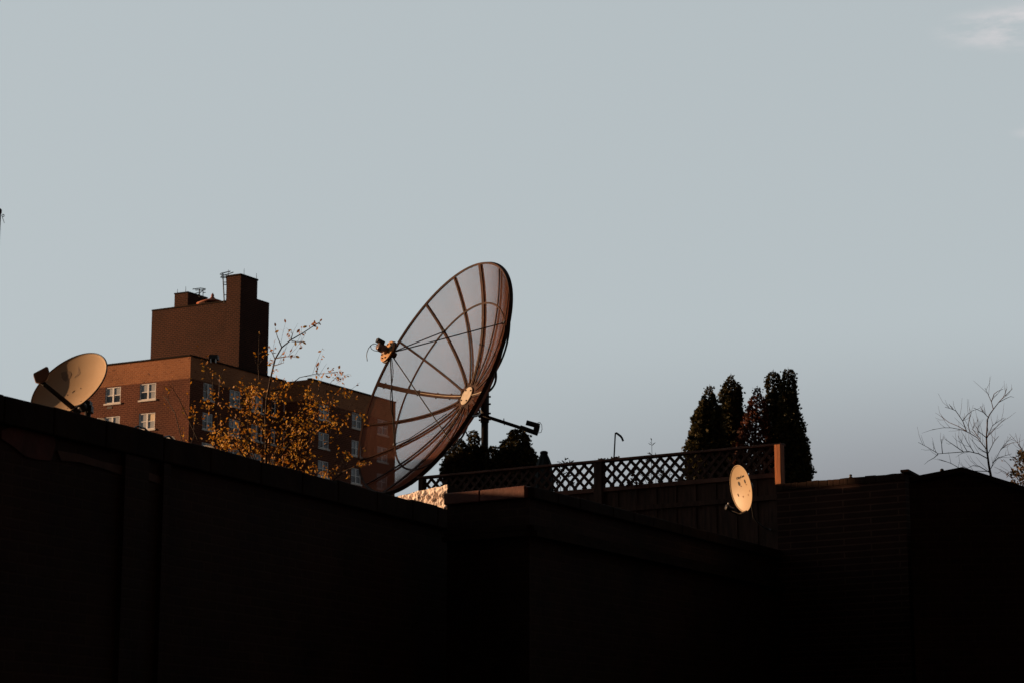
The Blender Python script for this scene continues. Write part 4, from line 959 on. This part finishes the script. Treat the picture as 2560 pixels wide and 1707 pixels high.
# sprigs and small shrubs behind the lattice
def sprig(label, base, paths, Y, nleaf, size, seed, m='sprig', ratio=.2, name='potted_plant'):
    rng = random.Random(seed); b = at(*base, Y); root = empty(name, (b.x, b.y, DECK), label, 'plant', 'plants behind the lattice')
    s_ = MB(); l_ = MB()
    for path in paths:
        pts = [Vector((b.x, b.y, DECK))] + [at(x, y, Y + rng.uniform(-.03, .03)) for x, y in path]; s_.tube(pts, [.006] + [.0038 - .0022 * i / len(path) for i in range(len(path))], 5)
        for i in range(nleaf):
            j = rng.randrange(1, len(pts) - 1) if len(pts) > 2 else 0; t = rng.random(); p = pts[j].lerp(pts[j + 1], t)
            leaf_quads(l_, p, size * rng.uniform(.6, 1.2), rng, (Z * rng.uniform(.2, 1.1) + Vector((rng.gauss(0, .8), rng.gauss(0, .5), 0))).normalized(), ratio)
    s_.build('stem', M['twig'], root); o = l_.build('foliage', M[m], root); tones(o, 4, rng)
sprig('slender willow leaved plant poking above the rail right of the hooked pole', (1628, 1215), [[(1628, 1180), (1630, 1135), (1629, 1095)], [(1622, 1190), (1618, 1160), (1612, 1142)], [(1640, 1190), (1645, 1160), (1640, 1138)], [(1652, 1200), (1660, 1170)]], 27.4, 14, .06, 41)
sprig('leafy plant tips showing over the rail right of the green umbrella', (1410, 1230), [[(1408, 1190), (1412, 1165), (1413, 1146)], [(1400, 1200), (1400, 1170), (1398, 1152)], [(1420, 1195), (1426, 1165), (1428, 1150)], [(1395, 1215), (1385, 1195)], [(1425, 1215), (1440, 1190), (1446, 1180)], [(1415, 1215), (1455, 1205)]], 28.0, 16, .055, 42, ratio=.35)
sprig('small rust leaved shrub pressed behind the lattice right of the middle post', (1580, 1230), [[(1578, 1205), (1583, 1180), (1590, 1165)], [(1570, 1215), (1572, 1200)], [(1590, 1215), (1592, 1190)]], 27.25, 45, .035, 43, 'red_evergreen', .6)
sprig('thin stemmed plant behind the lattice below the willow leaved one', (1668, 1235), [[(1650, 1205), (1655, 1185)], [(1670, 1210), (1675, 1180), (1690, 1160)], [(1690, 1215), (1702, 1190)], [(1625, 1220), (1610, 1195), (1602, 1185)]], 27.1, 16, .055, 44)

# yellow leaved tree behind the dark parapet
def yellow_tree():
    rng = random.Random(77); OX = (480, 780); k = .2806; Y = 23.3
    base = at(665, 1250, Y); root = empty('autumn_tree', (base.x, base.y, 0), 'sparse tree with small golden autumn leaves in front of the apartment building', 'tree')
    X = lambda x, y: (x, y)
    stems = [[(655, 1700), (660, 1300), (660, 1100), (655, 950), (665, 780), (700, 590), (740, 420), (800, 315), (880, 250), (1000, 180), (1090, 120), (1140, 90)]]
    limbs = [[(640, 1650), (560, 1350), (420, 1150), (330, 1020), (220, 880), (150, 780), (110, 640), (115, 480)], [(650, 1600), (480, 1300), (330, 1180), (240, 1060), (130, 1000)], [(640, 1500), (520, 1250), (500, 1000), (520, 800), (600, 640), (620, 600)],
             [(650, 1500), (500, 1150), (430, 960), (430, 760), (480, 650)], [(660, 1500), (760, 1250), (810, 1100), (880, 980), (980, 860), (1060, 800), (1050, 680)], [(665, 1400), (780, 1180), (900, 1050), (1050, 950), (1130, 850), (1190, 710), (1240, 620), (1300, 560)],
             [(680, 1550), (900, 1300), (1050, 1230), (1190, 1180), (1290, 1130)], [(700, 1600), (1000, 1400), (1180, 1440), (1330, 1380)], [(700, 700), (820, 680), (880, 640), (960, 580), (1100, 550), (1200, 545), (1290, 530)], [(1110, 550), (1115, 500), (1108, 475)],
             [(660, 1450), (880, 1150), (1080, 1040), (1300, 990)], [(655, 1100), (720, 950), (790, 800), (830, 660)], [(655, 1300), (590, 1100), (580, 950), (600, 800)], [(750, 410), (850, 395), (950, 405)], [(800, 315), (760, 220), (740, 140)], [(740, 420), (690, 300)],
             [(880, 250), (895, 200), (885, 160)], [(890, 260), (950, 265), (1000, 268)], [(1190, 710), (1320, 720), (1400, 700)], [(1130, 700), (1140, 620)], [(-60, 1280), (20, 1100), (15, 950), (20, 840)], [(1250, 1500), (1350, 1420), (1390, 1330), (1400, 1280)], [(1300, 1440), (1480, 1360), (1560, 1350)], [(1150, 850), (1330, 880), (1480, 910), (1560, 920)],
             [(-80, 1180), (-150, 900), (-220, 780), (-260, 740)], [(60, 1150), (-120, 760), (-200, 640)], [(600, 600), (590, 480), (600, 170)], [(180, 780), (185, 600), (190, 520)], [(240, 760), (245, 640), (248, 580)], [(720, 480), (820, 450)], [(690, 460), (705, 470)]]
    tm = MB(); p0 = [at(OX[0] + k * x, OX[1] + k * y, Y + rng.uniform(-.03, .03)) for x, y in stems[0]]
    tm.tube([Vector((base.x, base.y, 0))] + p0, [.035, .022] + [.014 - .0128 * i / len(p0) for i in range(len(p0) - 1)], 8); tm.build('trunk', M['bark'], root, smooth=True)
    bm3 = MB(); tw = tubes_px(bm3, limbs, Y, .0065, .0018, OX, k, rng, .6, twigs=8.0, tl=.28, tr=.0017); bm3.build('branches', M['bark'], root)
    lv = MB(); n = 0
    cl = [(170, 800, 90, 90), (480, 680, 80, 50), (560, 690, 60, 60), (300, 1120, 80, 80), (350, 1180, 110, 60), (430, 860, 90, 110), (520, 780, 70, 80), (650, 880, 110, 100), (820, 640, 60, 40), (780, 730, 80, 60), (1040, 760, 60, 70), (1080, 920, 110, 90), (1180, 820, 100, 60), (1000, 1050, 130, 90), (930, 1150, 100, 80), (1200, 1000, 90, 60),
          (850, 1250, 90, 50), (700, 1220, 110, 80), (1000, 1300, 120, 60), (560, 1230, 90, 70), (250, 1100, 120, 80), (880, 1000, 80, 80), (600, 1050, 140, 120), (450, 1040, 100, 90), (1300, 560, 45, 40), (1260, 520, 50, 25), (1380, 710, 50, 35), (1310, 720, 40, 25), (720, 520, 40, 12), (1090, 110, 40, 15), (1290, 990, 60, 40), (1390, 1280, 30, 40), (1520, 1350, 50, 25),
          (190, 1060, 60, 60), (15, 900, 25, 60), (1100, 1420, 120, 40), (1180, 1450, 60, 30), (1400, 920, 15, 30), (1470, 920, 40, 30), (-40, 1160, 30, 60), (820, 1330, 150, 40), (1310, 1390, 30, 25), (1390, 1460, 10, 30)]
    wts = [70, 40, 55, 90, 110, 60, 60, 90, 40, 40, 55, 90, 60, 110, 70, 60, 40, 60, 60, 60, 50, 40, 80, 60, 22, 16, 20, 10, 7, 9, 30, 22, 28, 25, 22, 40, 22, 8, 12, 16, 60, 8, 5]
    for (cx, cy, sx, sy), w in zip(cl, wts):
        for i in range(int(w * 1.05)):
            x, y = rng.gauss(cx, sx * .7), rng.gauss(cy, sy * .7); p = at(OX[0] + k * x, OX[1] + k * y, Y + rng.gauss(0, .35)); leaf_quads(lv, p, rng.uniform(.022, .046), rng, (Vector((rng.gauss(0, 1), rng.gauss(0, 1), rng.gauss(-.35, .8)))).normalized(), .5)
    for seg in tw:
        for i in range(2 if rng.random() < .8 else 0):
            p = seg[-1].lerp(seg[-2], rng.random() * .8); 
            leaf_quads(lv, p, rng.uniform(.025, .045), rng, (Vector((rng.gauss(0, 1), rng.gauss(0, 1), rng.gauss(-.35, .8)))).normalized(), .5)
    for x, y in ((600, 170), (745, 130), (738, 185), (885, 157), (845, 197), (852, 230), (960, 152), (985, 138), (965, 170), (1060, 118), (1075, 112), (1090, 108), (1105, 100), (1120, 95), (1140, 85), (1120, 130), (985, 262), (955, 265), (920, 262), (870, 355), (885, 385), (958, 405), (870, 392), (745, 415), (690, 455), (705, 475), (730, 435), (120, 470), (110, 490), (190, 515), (245, 590), (118, 585), (1110, 485), (1160, 575), (1190, 560)):
        leaf_quads(lv, at(OX[0] + k * x, OX[1] + k * y, Y), rng.uniform(.042, .060), rng, (Vector((rng.gauss(0, 1), rng.gauss(0, .3), rng.gauss(-.3, .8)))).normalized(), .5)
    o = lv.build('foliage', M['autumn'], root); tones(o, 4, rng)
yellow_tree()

# ------------------------------------------------------------------ unseen blocks added outside the frame to shade fence, dish, walls and foreground
def added_block(name, o, a, b, h, label, ov=.1):
    root = empty(name, o, label, 'building'); o = Vector(o)
    MB().box(o, Vector(a), Vector(b), Z * h).build('wall', M['near_brick'], root)  # body of the unseen added block
    ctr = o; MB().box(o - Vector(a).normalized() * ov - Vector(b).normalized() * ov + Z * (h + .003), Vector(a) * (1 + 2 * ov / Vector(a).length), Vector(b) * (1 + 2 * ov / Vector(b).length), Z * .3).build('cornice', M['coping_dark'], root)
sh_ = Vector((S.x, S.y, 0)).normalized(); sx_ = Vector((-sh_.y, sh_.x, 0)); sx_ = sx_ if sx_.y > 0 else -sx_
added_block('shade_block', (-9.4, 29.27, 0), sh_ * 7, sx_ * 2.2, 7.4, 'taller unseen brick block added left of the view to shade the wooden fence', 0.0)
added_block('shade_block', Vector((-9.4, 29.27, 0)) + sx_ * 2.42, sh_ * 7, sx_ * 9, 6.9, 'lower unseen block added left of the view to shade the foot of the mesh dish', 0.0)
added_block('shade_block', Vector((-9.4, 29.27, 0)) - sx_ * .83, sh_ * 7, sx_ * .82, 6.58, 'narrow unseen block added left of view to shade the foot of the fence post', 0.0)
added_block('shade_block', Vector((-9.4, 29.27, 0)) - sx_ * 1.86, sh_ * 7.02, sx_ * 1.04, 6.80, 'lowest unseen block added left of the view to shade the bare brick wall', 0.0)
added_block('shade_tenement', (-30, -14, 0), (60, 0, 0), (0, 9, 0), 28, 'long unseen tenement row added behind the viewpoint to dim the yard')  # added to cut sky light from behind
added_block('shade_tenement', (7.2, -4.7, 0), (10, 0, 0), (0, 22, 0), 24, 'tall unseen tenement added right of the view to dim the yard')  # added to cut sky light from the right
